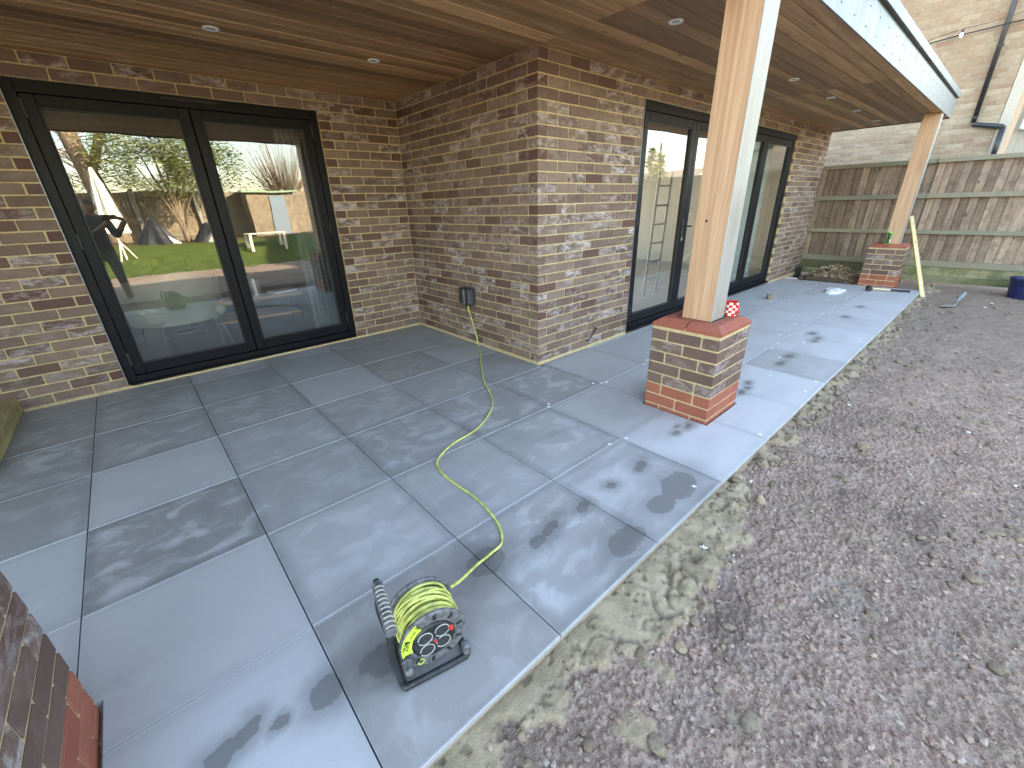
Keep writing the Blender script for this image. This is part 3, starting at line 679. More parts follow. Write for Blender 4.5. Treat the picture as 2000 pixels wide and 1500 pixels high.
# wall end and hidden building shell (floor, partitions, flat roof)
sh = MB(); sh.box(.13, 6.82, 6.4, 6.5, -.1, .1); sh.box(.13, 6.82, 6.4, 6.5, 2.25, 2.6); sh.box(.13, .5, 6.4, 6.5, .1, 2.25); sh.box(6.5, 6.82, 6.4, 6.5, .1, 2.25); sh.box(3.4, 3.6, 6.4, 6.5, .1, 2.25); sh.box(6.82, 6.895, .1025, 6.4, -.1, 2.6); sh.box(-4.62, -4.52, -.2, D, -.1, 2.6)  # unseen rear wall has an added opening to brighten the bifold room
sh.box(.11, .13, .1, 6.4, -.1, 2.6)
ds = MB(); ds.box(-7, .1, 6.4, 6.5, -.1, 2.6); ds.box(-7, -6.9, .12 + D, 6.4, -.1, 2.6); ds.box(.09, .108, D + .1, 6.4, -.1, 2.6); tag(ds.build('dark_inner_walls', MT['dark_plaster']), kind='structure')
tag(sh.build('inner_walls', MT['plaster']), kind='structure')
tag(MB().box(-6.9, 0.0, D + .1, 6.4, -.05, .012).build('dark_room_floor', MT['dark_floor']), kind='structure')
tag(MB().box(.13, 6.82, .1, 6.4, -.05, .012).build('room_floor', MT['int_floor']), kind='structure')

# ------------------------------------------------------------------ canopy roof
roof = empty('canopy_roof', (1, -1, H), 'flat overhanging roof with cedar boarded soffit and galvanised metal fascia', 'roof')
rl = Vector((1, -1, H))
def rp(mb, name, mat): return mb.build(name, mat, roof, -rl)
BW = .1035; yy = FY + .012; row = 0
SEG = [(-6.9, -3.9), (-3.9, .02), (.02, 3.33), (3.33, XE)]
bm_cache = {}
while yy < D - .01:
    y1 = min(yy + BW, D - .001)
    if yy < -.001 < y1: y1 = -.001 if y1 - .0 < .03 else y1
    for (a, b) in SEG:
        a_, b_ = a, b
        if yy > -.05 and a >= 0: continue
        k = (round(b_ - a_, 3), round(y1 - yy, 3))
        if k not in bm_cache:
            m = MB().box(-(b_ - a_) / 2 + .0012, (b_ - a_) / 2 - .0012, -(y1 - yy) / 2 + .0022, (y1 - yy) / 2 - .0022, 0, .018, .004).mesh('soffit_board'); m.materials.append(MT['cedar']); bm_cache[k] = m
        o = link('soffit_board', bm_cache[k], None, roof, Vector(((a_ + b_) / 2, (yy + y1) / 2, H + random.uniform(0, .0012))) - rl)
        tn = random.choice((random.uniform(-.2, .2), random.uniform(.6, 1.15), random.uniform(.25, .7))); o.color = (tn, .5, 0, 1)
    yy = y1; row += 1
rp(MB().box(-6.95, XE - .02, FY + .01, 2.2, H + .021, 2.49).box(-6.95, XE - .02, 5.4, 6.5, H + .021, 2.49).box(-6.95, XE - .02, 2.2, 5.4, H + .021, 2.49), 'roof_deck', MT['old_timber'])
# fascia panels, reveal gap and coping
for (a, b) in ((-6.95, -3.6), (-3.597, .08), (.083, 3.98), (3.983, XE + .012)):
    m = MB().box(a, b, FY - .004, FY + .006, H - .012, 2.475, .0015)
    o = rp(m, 'fascia_panel', MT['zinc'])
    o_ = MB(); x = a + .08
    while x < b - .03:
        for z in (2.315, 2.42): o_.lathe([(0, .0), (.0045, 0), (.0045, .0025), (0, .003)], 8, Matrix.Translation((x, FY - .004, z)) @ Matrix.Rotation(math.pi / 2, 4, 'X'))
        x += .30
    sc_ = link('screw_heads', o_.mesh('screw_heads'), MT['rubber'], o)
    m = MB().box(a, b, FY - .030, FY + .03, 2.495, 2.565, .002); rp(m, 'coping', MT['zinc'])
rp(MB().box(-6.95, XE, FY + .0, FY + .02, 2.476, 2.494), 'shadow_gap', MT['rubber'])
rp(MB().box(XE + .002, XE + .012, FY + .008, 6.4, H - .012, 2.475), 'end_fascia', MT['zinc'])
rp(MB().box(XE - .005, XE + .035, FY + .032, 6.4, 2.507, 2.57), 'end_coping', MT['zinc'])
rp(MB().box(-6.95, XE - .01, FY + .007, FY + .0105, H - .004, H + .02), 'edge_strip', MT['rubber'])
# downlights
def downlight(x, y, lab):
    e = empty('downlight', (x, y, H), lab, 'downlight', 'recessed downlights in the soffit')
    MB().lathe([(.024, -.001), (.030, -.004), (.040, -.005), (.043, -.002), (.043, .001)], 28).build('trim_ring', MT['white_pl'], e, smooth=True)
    MB().lathe([(0, -.0005), (.0245, -.0012)], 20).build('lens', MT['lens'], e)
for x, y, l in ((-1.70, .95, 'white round downlight in the soffit above the left door, nearest the camera'), (-.71, .95, 'white round downlight in the soffit near the inner wall corner'), (.403, -.759, 'white round downlight just left of the near timber post top'),
    (2.536, -.744, 'first white downlight to the right of the near post, largest of the far row'), (3.764, -.73, 'second white downlight to the right of the near post'), (4.967, -.72, 'third white downlight to the right of the near post'), (6.2, -.705, 'smallest white downlight, closest to the far timber post')):
    downlight(x, y, l)

# ------------------------------------------------------------------ piers and posts
def cap_piece(rx0, rx1, ry0, ry1, out, z0, zm, z1, ins=.046):
    a, b, c, e = rx0 + (ins if 'l' in out else 0), rx1 - (ins if 'r' in out else 0), ry0 + (ins if 'f' in out else 0), ry1 - (ins if 'b' in out else 0)
    vs = [(rx0, ry0, z0), (rx1, ry0, z0), (rx1, ry1, z0), (rx0, ry1, z0), (rx0, ry0, zm), (rx1, ry0, zm), (rx1, ry1, zm), (rx0, ry1, zm), (a, c, z1), (b, c, z1), (b, e, z1), (a, e, z1)]
    fs = [(3, 2, 1, 0)] + [(i, (i + 1) % 4, 4 + (i + 1) % 4, 4 + i) for i in range(4)] + [(4 + i, 4 + (i + 1) % 4, 8 + (i + 1) % 4, 8 + i) for i in range(4)] + [(8, 9, 10, 11)]
    return MB().add(vs, fs)
def pier(x0, lab, cat='brick pier'):
    Wd = .435; y0 = -1.5095; e = empty('brick_pier', (x0 + Wd / 2, y0 + Wd / 2, 0), lab, cat, 'brick piers carrying the timber posts'); pl = (x0 + Wd / 2, y0 + Wd / 2, 0)
    for k in range(-2, 7):
        z = .026 + .075 * k + .0325; ty = 1 if k % 2 == 0 else 2
        mat = 'redbrick' if k < 2 else 'brick'
        # type 1: short-long-short on the x faces, type 2: two stretchers
        def place(L, cx, cy, al):
            o = put_brick(e, L, x0 + cx, y0 + cy, z, al, mat, head=(L < .13), ploc=pl)
            o.color = (o.color[0] * .55, o.color[1] * .8, .25 + o.color[2] * .6, 1)
            if mat == 'redbrick': o.color = (random.random(), random.random() * .4, random.random() * .5, 1)
        s = .2125; hd = .1025; q = (Wd - 2 * hd - .02)
        if k < 2: ty = 3 - ty
        if ty == 2:
            for xx in (hd / 2, Wd - hd / 2):
                place(s, xx, s / 2, 'y'); place(s, xx, Wd - s / 2, 'y')
            for yv in (hd / 2, Wd - hd / 2): place(.21, Wd / 2, yv, 'x')
        else:
            for yv in (hd / 2, Wd - hd / 2):
                place(s, s / 2, yv, 'x'); place(s, Wd - s / 2, yv, 'x')
            for xx in (hd / 2, Wd - hd / 2): place(.21, xx, Wd / 2, 'y')
    MB().box(-Wd / 2 + .005, Wd / 2 - .005, -Wd / 2 + .005, Wd / 2 - .005, -.13, .575).build('mortar', MT['mortar'], e)
    h = Wd / 2; g = .004
    for sx, sy in ((-1, -1), (-1, 1), (1, -1), (1, 1)):
        xa, xb = (-h, -h + .1025) if sx < 0 else (h - .1025, h); ya, yb = (-h, -g) if sy < 0 else (g, h)
        o = cap_piece(xa, xb, ya, yb, ('l' if sx < 0 else 'r') + ('f' if sy < 0 else 'b'), .561, .583, .614).build('cap_brick', MT['redbrick'], e); o.color = (random.random(), .15, random.random() * .6, 1)
    for sy in (-1, 1):
        ya, yb = (-h, -h + .1025) if sy < 0 else (h - .1025, h)
        o = cap_piece(-h + .1065, h - .1065, ya, yb, 'f' if sy < 0 else 'b', .561, .583, .614).build('cap_brick', MT['redbrick'], e); o.color = (random.random(), .15, random.random() * .6, 1)
    MB().box(-h + .1, h - .1, -h + .1, h - .1, .56, .607).build('cap_bedding', MT['mortar_grey'], e)
def post(x0, x1, y0, y1, lab):
    cx, cy = (x0 + x1) / 2, (y0 + y1) / 2; e = empty('timber_post', (cx, cy, .609), lab, 'post', 'cedar clad posts under the roof')
    hz = H - .609 - .001; w, d_ = (x1 - x0) / 2, (y1 - y0) / 2
    def cb(m, mat, lab=None):
        o = m.build('cladding_board', MT[mat], e); o.color = (random.uniform(.45, .65), .5, 0, 1)
        if lab: o['label'] = lab
    cb(MB().box(-w, -w + .02, -d_ + .003, d_, 0, hz, .002), 'cedar_post')
    cb(MB().box(w - .02, w, -d_ + .003, d_, 0, hz, .002), 'cedar_post')
    cb(MB().box(-w + .022, w - .022, d_ - .02, d_ - .001, 0, hz, .002), 'cedar_post')
    cb(MB().box(-w + .0215, w + .0, -d_ - .001, -d_ + .0025 + .0, 0, hz, .001), 'cedar_pale', 'silvered pale weathered face board')
    cb(MB().box(-w - .001, -w + .0205, -d_ - .002, -d_ + .0022, 0, hz, .001), 'cedar_pale', 'narrow silvered corner strip')
    MB().box(-w + .021, w - .021, -d_ + .004, d_ - .021, 0, hz).build('core', MT['cedar_post'], e)
    MB().box(-w - .004, w + .004, -d_ - .006, d_ + .004, -.004, .004).build('base_gasket', MT['rubber'], e)
pier(-3.308, 'brick pier cropped by the lower left corner of the view')
pier(-.03, 'brick pier with red chamfered cap standing in the middle of the patio')
pier(6.0, 'far brick pier beside the fence end of the patio')
post(-3.20, -3.02, -1.39, -1.20, 'cedar post above the lower left pier, outside the direct view')
post(.085, .262, -1.388, -1.205, 'tall cedar post on the middle brick pier with a pale silvered right face')
post(6.125, 6.30, -1.40, -1.22, 'far cedar post on the pier beside the fence')

kn = MB().lathe([(0, .0012), (.006, .0012), (.0075, 0)], 14, Matrix.Translation((.0838, -1.27, 1.18)) @ Matrix.Rotation(-math.pi / 2, 4, 'Y')).build('knot', MT['rubber'])
pst = [o for o in bpy.data.objects if o.name.startswith('timber_post') and 'middle' in o['label']][0]; kn.parent = pst; kn.location = -pst.location
# ------------------------------------------------------------------ doors
def door_set(name, x0, x1, z0, z1, y, leaves, lab, hinge=True):
    e = empty(name, (x0, y, z0), lab, 'glazed door'); w, h = x1 - x0, z1 - z0; fw = .062
    def p(m, n, mat='black_alu', par=None, loc=(0, 0, 0)): return m.build(n, MT[mat], par or e, loc)
    fr = MB(); fr.box(0, fw, 0, .07, 0, h, .002); fr.box(w - fw, w, 0, .07, 0, h, .002); fr.box(fw, w - fw, 0, .07, h - .075, h, .002); fr.box(fw, w - fw, -.01, .07, 0, .05, .002)
    p(fr, 'outer_frame')
    p(MB().box(-.004, 0, -.032, .004, -.01, h), 'edge_bead', 'grey_alu')
    p(MB().box(.02, w - .02, -.055, 0, -.012, .002, .001), 'sill')
    p(MB().box(w * .42, w * .42 + .36, -.006, 0, h - .03, h - .017), 'trickle_vent', 'rubber')
    lw = (w - 2 * fw) / leaves; st = .072
    for i in range(leaves):
        a = fw + i * lw + .003; b = a + lw - .006; lz0, lz1 = .053, h - .078
        l = MB(); l.box(a, a + st, .004, .062, lz0, lz1, .004); l.box(b - st, b, .004, .062, lz0, lz1, .004)
        l.box(a + st, b - st, .004, .062, lz1 - st, lz1, .004); l.box(a + st, b - st, .004, .062, lz0, lz0 + st + .012, .004)
        lf = p(l, 'door_leaf')
        p(MB().box(a + st - .002, b - st + .002, .030, .034, lz0 + st + .01, lz1 - st + .002), 'glass_pane', 'glass', lf)
        gk = MB(); g0, g1, h0, h1 = a + st, b - st, lz0 + st + .012, lz1 - st
        gk.box(g0, g0 + .008, .010, .03, h0, h1); gk.box(g1 - .008, g1, .010, .03, h0, h1); gk.box(g0 + .008, g1 - .008, .010, .03, h1 - .008, h1); gk.box(g0 + .008, g1 - .008, .010, .03, h0, h0 + .008)
        p(gk, 'gasket', 'rubber', lf)
        if hinge:
            for hzz in (.14, h * .5, h - .22):
                hx = a - .004 if i % 2 == 0 else b - .01
                p(MB().box(hx - .004, hx + .014, -.012, .006, hzz, hzz + .11, .003), 'hinge', 'rubber', lf)
    return e, lw, fw
eL, lwL, fwL = door_set('glazed_door', -2.722, -.785, .035, 2.116, D + .03, 2, 'wide black two-leaf glazed door reflecting the sunny garden')
eR, lwR, fwR = door_set('bifold_door', 1.325, 5.365, .035, 2.116, .03, 4, 'black four-leaf bifold door partly hidden behind the timber post')
# handles on the first leaf of the bifold
hd = MB(); hx = fwR + lwR - .04; hd.box(hx - .016, hx + .016, -.008, .004, .82, 1.06, .004); hd.tube([(hx, -.006, .99), (hx, -.045, .99), (hx + .10, -.05, .985)], .009, 8)
hd.box(hx - .006, hx + .006, -.02, -.008, .86, .90); hd.build('handle', MT['black_pl'], eR, smooth=False)
MB().box(hx - .008, hx + .008, -.014, -.0085, .84, .875, .002).build('lock_cylinder', MT['steel'], eR)

# ------------------------------------------------------------------ socket box, cable, overflow pipe
sk = empty('outdoor_socket', (0, .94, .40), 'charcoal weatherproof outdoor socket box with the yellow cable plugged in', 'socket')
MB().box(-.055, -.001, -.085, .085, 0, .165, .012).build('back_box', MT['dark_pl'], sk)
MB().box(-.092, -.056, -.092, .092, .006, .172, .018).build('hinged_cover', MT['dark_pl'], sk)
MB().box(-.105, -.09, -.03, -.002, .01, .16, .006).build('latch_rib', MT['grey_pl'], sk)
MB().box(-.07, -.03, -.02, .02, -.018, .0, .004).build('cable_gland', MT['black_pl'], sk)
CAB = [(-.055, .925, .40), (-.058, .905, .34), (-.05, .865, .22), (-.05, .825, .12), (-.06, .79, .035), (-.10, .73, .0055), (-.17, .614, .0055), (-.378, .332, .0055), (-.579, .039, .0055), (-.676, -.147, .0055), (-.771, -.306, .0055), (-.916, -.444, .0055), (-1.106, -.552, .0055), (-1.309, -.593, .0055), (-1.45, -.662, .0055), (-1.509, -.744, .0055), (-1.525, -.886, .0055), (-1.516, -1.092, .0055), (-1.547, -1.282, .0055), (-1.61, -1.392, .006), (-1.70, -1.43, .03), (-1.80, -1.47, .07), (-1.90, -1.52, .115), (-1.955, -1.548, .15)]
cb_ = MB().tube(smooth_pts(CAB, 8), .0054, 8).build('extension_cable', MT['cable'], smooth=True)
tag(cb_, 'yellow extension cable snaking over the tiles from socket to reel', 'cable')
op = MB().tube([(.60, -.055, .095), (.66, -.045, .105), (.775, -.012, .155), (.785, .0, .160)], .0055, 8); op.lathe([(.0, 0), (.016, 0), (.016, .012), (0, .012)], 12, Matrix.Translation((.60, -.058, .088)) @ Matrix.Rotation(.6, 4, 'Y')); op.lathe([(0, 0), (.013, 0), (.013, .006), (0, .006)], 12, Matrix.Translation((.786, -.007, .165)) @ Matrix.Rotation(math.pi / 2, 4, 'X'))
tag(op.build('door_holdback', MT['rubber'], smooth=False), 'small black metal hold-back stay sticking out low on the wall', 'door stay')

# ------------------------------------------------------------------ cable reel
YAW = -.228
rc = Vector((-2.083, -1.641, .123)); ndir = Vector((math.sin(YAW), -math.cos(YAW), 0))
re_ = empty('cable_reel', (rc.x, rc.y, 0), 'open cable reel wound with lime yellow cable, standing on the near tiles', 'cable reel', rz=YAW)
# local frame: -y is the front face, x to the right, z up ; front flange at y=0
RX = Matrix.Rotation(math.pi / 2, 4, 'X')      # lathe axis z -> -y
CZ = .123
def at_(y): return Matrix.Translation((0, y, CZ)) @ RX
RF = .103
MB().lathe([(.066, .003), (.098, .003), (RF, 0), (RF, -.006), (.097, -.005), (.066, -.004), (.066, .003)], 48, at_(0)).build('front_flange', MT['grey_pl'], re_, smooth=False)
hub = MB(); hub.lathe([(0, .008), (.058, .008), (.064, .004), (.066, -.004)], 40, at_(0)); hubo = hub.build('socket_panel', MT['black_pl'], re_)
for k in range(10):
    a = 2 * math.pi * k / 10 + .2; m = MB().box(-.005, .005, -.0045, -.0025, -.010, .010, .001, Matrix.Translation((math.cos(a) * .083, 0, CZ + math.sin(a) * .083)) @ Matrix.Rotation(-a + math.pi / 2, 4, 'Y'))
    m.build('flange_slot', MT['rubber'], re_)
MB().lathe([(.03, .003), (.098, .003), (RF, 0), (RF, -.006), (.097, -.005), (.03, -.004)], 40, at_(.13)).build('back_flange', MT['grey_pl'], re_)
MB().lathe([(.045, 0), (.045, -.125)], 24, at_(0)).build('drum', MT['black_pl'], re_)
# sockets: four rings with pins
for (sx, sz) in ((-.026, .022), (.026, .026), (-.024, -.026), (.026, -.020)):
    s_ = MB().lathe([(.0205, .0085), (.0205, .0105), (.0225, .0105), (.0225, .0085)], 28, Matrix.Translation((sx, 0, CZ + sz)) @ RX, R(200), R(200) + 5.9).build('socket_ring', MT['ring'], re_)
    MB().lathe([(0, .0086), (.0195, .0086), (.0198, .0075)], 24, Matrix.Translation((sx, 0, CZ + sz)) @ RX).build('socket_face', MT['dark_pl'], re_)
    pn = MB(); pn.box(sx - .002, sx + .002, -.0092, -.0085, CZ + sz + .006, CZ + sz + .012); pn.box(sx - .010, sx - .005, -.0092, -.0085, CZ + sz - .007, CZ + sz - .004); pn.box(sx + .005, sx + .010, -.0092, -.0085, CZ + sz - .007, CZ + sz - .004)
    pn.build('pin_holes', MT['rubber'], re_)
for (sx, sz, r_) in ((.002, .0, .006), (.053, .022, .0085)):
    MB().lathe([(0, .016), (r_ * .8, .016), (r_, .012), (r_, .0075)], 14, Matrix.Translation((sx, 0, CZ + sz)) @ RX).build('reset_button', MT['red_pl'], re_)
# lime label sector with lettering
lb = MB(); n_ = 14; vs = []
for i in range(n_ + 1):
    a = R(118) + (R(192) - R(118)) * i / n_
    for r_ in (.0665, .0975): vs.append((math.cos(a) * r_, -.0045, CZ + math.sin(a) * r_))
lb.add(vs, [(2 * i, 2 * i + 1, 2 * i + 3, 2 * i + 2) for i in range(n_)]); lb.build('rating_label', MT['label_green'], re_)
def text(body, size, parent, M, mat, name='lettering', ext=.0004):
    c = bpy.data.curves.new('txt', 'FONT'); c.body = body; c.size = size; c.align_x = 'CENTER'; c.align_y = 'CENTER'; c.extrude = ext
    t_ = bpy.data.objects.new('txt', c); COL.objects.link(t_); dg = bpy.context.evaluated_depsgraph_get(); dg.update()
    me = bpy.data.meshes.new_from_object(t_.evaluated_get(dg)); bpy.data.objects.remove(t_)
    o = link(name, me, None, parent); me.materials.clear(); me.materials.append(mat); o.matrix_local = M; return o
def on_face(a, r, roll, y=-.0052): # text on the front face facing -y
    return Matrix.Translation((math.cos(a) * r, y, CZ + math.sin(a) * r)) @ Matrix.Rotation(math.pi / 2, 4, 'X') @ Matrix.Rotation(roll, 4, 'Z')
text('25M', .022, re_, on_face(R(165), .083, R(72)), MT['rubber'])
text('CABLE REEL', .0052, re_, on_face(R(137), .079, R(47)), MT['rubber'])
MB().lathe([(.008, 0), (.008, .001), (.011, .001), (.011, 0)], 18, Matrix.Translation((math.cos(R(236)) * .084, -.003, CZ + math.sin(R(236)) * .084)) @ RX).build('printed_badge', MT['label_green'], re_)
# winding knob on the flange
MB().lathe([(.0, .042), (.010, .042), (.0125, .038), (.0125, .012), (.017, .008), (.017, .003), (0, .003)], 20, Matrix.Translation((-.088, 0, CZ - .040)) @ RX).build('winding_knob', MT['grey_pl'], re_)
# wound cable, many turns in layers
cw = MB(); 
for layer, (r0, nturn) in enumerate(((.075, 13), (.084, 11))):
    pts = []; N = nturn * 26
    for i in range(N + 1):
        t = i / 26 * 2 * math.pi; f = i / N
        y = .010 + (.11) * (f if layer == 0 else 1 - f) + .006 * math.sin(t * .5 + layer)
        rr = r0 + .0025 * math.sin(t * .37 + layer * 2) + .0015 * math.sin(t * 2.3)
        pts.append((math.cos(t) * rr, y, CZ + math.sin(t) * rr))
    cw.tube(pts, .0047, 7)
pts = []
for i in range(26 * 3 + 1):
    t = i / 26 * 2 * math.pi; pts.append((math.cos(t) * .0925, .02 + .085 * abs(math.sin(t * .23 + .5)), CZ + math.sin(t) * .0925))
cw.tube(pts, .0047, 7)
cw.build('wound_cable', MT['cable'], re_, smooth=True)
# stand: bent black base and two uprights, ribbed grip
st = MB()
bl_ = [(-.095, -.025, .010), (.070, -.025, .010), (.088, -.01, .010), (.088, .14, .010), (.070, .155, .010), (-.095, .155, .010), (-.11, .14, .012), (-.11, -.01, .012)]
st.tube(smooth_pts(bl_ + [bl_[0]], 5), .0105, 8)
for yv in (-.012, .152):
    st.tube(smooth_pts([(-.108, yv, .012), (-.118, yv, .09), (-.122, yv, .17), (-.112, yv, .235)], 5), .010, 8)
st.box(-.100, .095, .148, .158, .0, .10, .004); st.tube([(0, -.012, CZ), (0, .155, CZ)], .012, 10); 
st.build('stand', MT['black_pl'], re_, smooth=True)
MB().box(.078, .102, -.034, -.004, .02, .058, .005).build('side_clip', MT['grey_pl'], re_)
gp = MB().tube([(-.112, -.020, .243), (-.112, .162, .243)], .0165, 16).build('grip', MT['grey_pl'], re_, smooth=False)
for k in range(10):
    y = -.008 + k * .0165; MB().lathe([(.0163, 0), (.0178, .001), (.0178, .0035), (.0163, .0045)], 14, Matrix.Translation((-.112, y, .243)) @ RX, R(20), R(130)).build('grip_rib', simple('grip_mark', (.42, .40, .30)), gp)
MB().tube([(-.112, .162, .243), (-.112, .178, .243)], .010, 12).build('grip_end', MT['rubber'], gp)

# ------------------------------------------------------------------ small things on piers and tiles
mug = empty('mug', (.345, -1.375, .614), 'red and cream checked mug beside the near timber post', 'mug')
MUGS = .040
mug.location = (.315, -1.405, .6145)
MB().lathe([(0, .002), (.033, .002), (.034, 0), (.036, .004), (MUGS, .088), (MUGS - .004, .088), (.032, .008), (0, .008)], 32).build('mug_body', MT['glaze_red'], mug, smooth=False)
nA, nZ = 12, 5
for a in range(nA):
    for z in range(nZ):
        if (a + z) % 2: continue
        m = MB(); vs = []; fs = []
        for i in range(4):
            for zz in (0, 1):
                t = 2 * math.pi * (a + i / 3) / nA; zv = .004 + (z + zz) * .0168; rr = .036 + (MUGS - .036) * (zv - .004) / .084 + .0006; vs.append((math.cos(t) * rr, math.sin(t) * rr, zv))
        m.add(vs, [(0, 2, 3, 1), (2, 4, 5, 3), (4, 6, 7, 5)]).build('check', MT['glaze_white'], mug)
ang = R(-118); MB().tube([(math.cos(ang) * (.037 + .026 * math.sin(t)), math.sin(ang) * (.037 + .026 * math.sin(t)), .045 + .028 * math.cos(t)) for t in np.linspace(.1, math.pi - .1, 10)], .0055, 8).build('handle', MT['glaze_red'], mug, smooth=True)
MB().lathe([(0, .06), (.0375, .06)], 20).build('drink', MT['old_timber'], mug)
can = empty('drinks_can', (6.085, -1.27, .6145), 'green and black drinks can on the far pier', 'can')
can.location = (6.08, -1.265, .6145)
MB().lathe([(0, .0), (.028, .0), (.033, .008), (.033, .155), (.027, .165), (.027, .168), (0, .166)], 24).build('can_body', MT['can_green'], can, smooth=False)
m = MB().lathe([(.0335, .01), (.0335, .15)], 10, None, R(165), R(225)).build('can_band', MT['rubber'], can)
MB().lathe([(.0338, .02), (.0338, .06)], 6, None, R(226), R(250)).build('can_print', MT['white_pl'], can)

blk = MB().box(-.05, .05, -.032, .032, 0, .055, .006).jit(.004); tag(blk.build('mortar_block', MT['stone'], None, (4.08, -.47, 0), (0, 0, .5)), 'small grey brown lump on the tiles near the bifold doors', 'rubble')
def blob(name, loc, s, mat, lab, cat, seed=0, sub=3, amp=.25, rz=0, freq=2.2):
    b = bmesh.new(); bmesh.ops.create_icosphere(b, subdivisions=sub, radius=1)
    for v in b.verts:
        c = v.co; n = (math.sin(c.x * freq * 1.7 + seed) * math.cos(c.y * freq * 1.3 + seed * 2) + math.sin(c.z * freq * 2.1 + c.x * 3 + seed * 3) * .6 + math.sin(c.y * 7 + c.z * 5 + seed) * .35 + random.uniform(-.25, .25))
        v.co = Vector((c.x * s[0], c.y * s[1], c.z * s[2])) * (1 + amp * n)
        if v.co.z < -s[2] * .25: v.co.z = -s[2] * .25
    me = bpy.data.meshes.new(name); b.to_mesh(me); b.free()
    o = link(name, me, mat, None, (loc[0], loc[1], loc[2] + s[2] * .25), (0, 0, rz)); return tag(o, lab, cat)
o = blob('plastic_sheet', (5.15, -.97, 0), (.20, .11, .045), MT['wax'], 'crumpled white plastic bag lying flat near the far end of the tiles', 'bag', 4, 3, .18, -.2)
ml = empty('rubber_mallet', (5.70, -1.45, .035), 'black rubber mallet with pale wooden handle on the far tiles', 'mallet', rz=0)
ml.location = (5.55, -1.30, .035); ml.rotation_euler = (0, 0, math.atan2(-1.78 + 1.30, 5.75 - 5.55))
MB().lathe([(0, -.055), (.030, -.055), (.034, -.045), (.034, .045), (.030, .055), (0, .055)], 16, Matrix.Rotation(math.pi / 2, 4, 'X')).build('head', MT['rubber'], ml)
MB().tube([(.0, 0, 0), (.25, 0, -.01)], .012, 10).build('shaft', MT['pale_timber'], ml); MB().tube([(.25, 0, -.01), (.47, 0, -.018)], .015, 10).build('grip', MT['rubber'], ml)
# level leaning on the fence
lv = empty('spirit_level', (5.86, -1.87, -.07), 'yellow edged levelling bar leaning against the fence beside the far pier', 'level')
a = Vector((0, 0, 0)); b = Vector((1.13, .54, 1.03)); dirv = (b - a); Lq = dirv.length; q = dirv.to_track_quat('Z', 'Y').to_matrix().to_4x4()
MB().box(-.026, .018, -.0125, .0125, 0, Lq, .002, q).build('bar', MT['pale_timber'], lv)
MB().box(.0185, .022, -.0125, .0125, 0, Lq, 0, q).box(-.030, -.0265, -.0125, .0125, 0, Lq, 0, q).build('yellow_face', MT['yellow_pl'], lv)
MB().box(-.028, .020, -.017, .014, Lq, Lq + .012, .002, q).build('end_cap', MT['rubber'], lv)
# trowel
gz = lambda x, y: float(ground_h(np.array([x]), np.array([y]))[0][0])
tr = empty('trowel', (5.36, -2.2, gz(5.36, -2.2) + .012), 'bricklaying trowel lying on the bare ground, handle pointing up', 'trowel', rz=-.5)
MB().prism([(-.17, .0), (-.08, .055), (.02, .05), (.06, .02), (.06, -.02), (.02, -.05), (-.08, -.055)], 0, .003).build('blade', MT['steel'], tr)
MB().tube(smooth_pts([(.05, 0, .004), (.09, 0, .02), (.085, 0, .06)], 4), .006, 8).build('tang', MT['steel'], tr); MB().tube([(.085, 0, .055), (.12, 0, .10), (.17, 0, .155)], [.012, .017, .015], 10).build('handle', MT['blue_paint'], tr)
# blue tub
bk = empty('builders_tub', (6.72, -2.82, -.10), 'dark blue plastic tub on the ground in front of the fence', 'tub')
MB().lathe([(0, .004), (.150, .004), (.155, 0), (.185, .26), (.198, .262), (.198, .285), (.180, .285), (.176, .262), (.150, .012), (0, .012)], 28).build('tub_body', MT['blue_pl'], bk)
MB().lathe([(0, .20), (.172, .20)], 24).build('wet_mix', MT['stone'], bk); MB().tube([(.05, -.05, .2), (.17, -.10, .42)], .012, 8).build('stirring_stick', MT['yellow_pl'], bk)
MB().box(-.03, .03, -.2, -.188, .262, .288).build('lug', MT['blue_pl'], bk)
tag(MB().box(-.045, .045, -.04, .04, 0, .17, .006).build('drain_box', MT['rubber'], None, (6.72, -.05, -.06)), 'black plastic box at the foot of the far wall end', 'box')

# clods on the ground
for i, (x, y, s, mt, l) in enumerate(((.489, -2.221, (.05, .03, .026), 'stone', 'grey brown clod lying alone on the gravel right of the pier'), (-1.75, -2.13, (.050, .062, .014), 'mort', 'largest rounded mortar lump on the gravel near the bottom edge'), (-1.545, -2.115, (.028, .045, .012), 'mort', 'yellowish mortar lump between the largest lump and the patio edge'),
    (-1.325, -2.195, (.016, .013, .014), 'stone', 'small brown pebble on the gravel beside the mortar spill'), (-.11, -1.886, (.045, .03, .025), 'stone', 'dark clod against the patio edge below the middle pier'), (-1.43, -2.10, (.022, .02, .01), 'mort', 'flat sandy mortar dab on the purple gravel'))):
    if mt == 'mort' and 'mortlump' not in MT: MT['mortlump'] = simple('sandy_mortar', (.29, .225, .145), .95, 0, .2, 1, 60)
    blob('mortar_lump' if mt == 'mort' else 'clod', (x, y, gz(x, y) - .006), s, MT['mortlump' if mt == 'mort' else 'stone'], l, 'mortar lump' if mt == 'mort' else 'stone', i * 1.7, 3, .13, i)
for x, y, l in ((5.9, -2.55, 'white paper scrap on the ground left of the blue tub'), (5.55, -2.5, 'small white scrap lying nearest the trowel')):
    tag(MB().prism([(-.03, -.01), (.0, -.018), (.035, -.004), (.02, .014), (-.02, .012)], 0, .003).build('scrap', MT['paper'], None, (x, y, gz(x, y) + .01)), l, 'scrap')

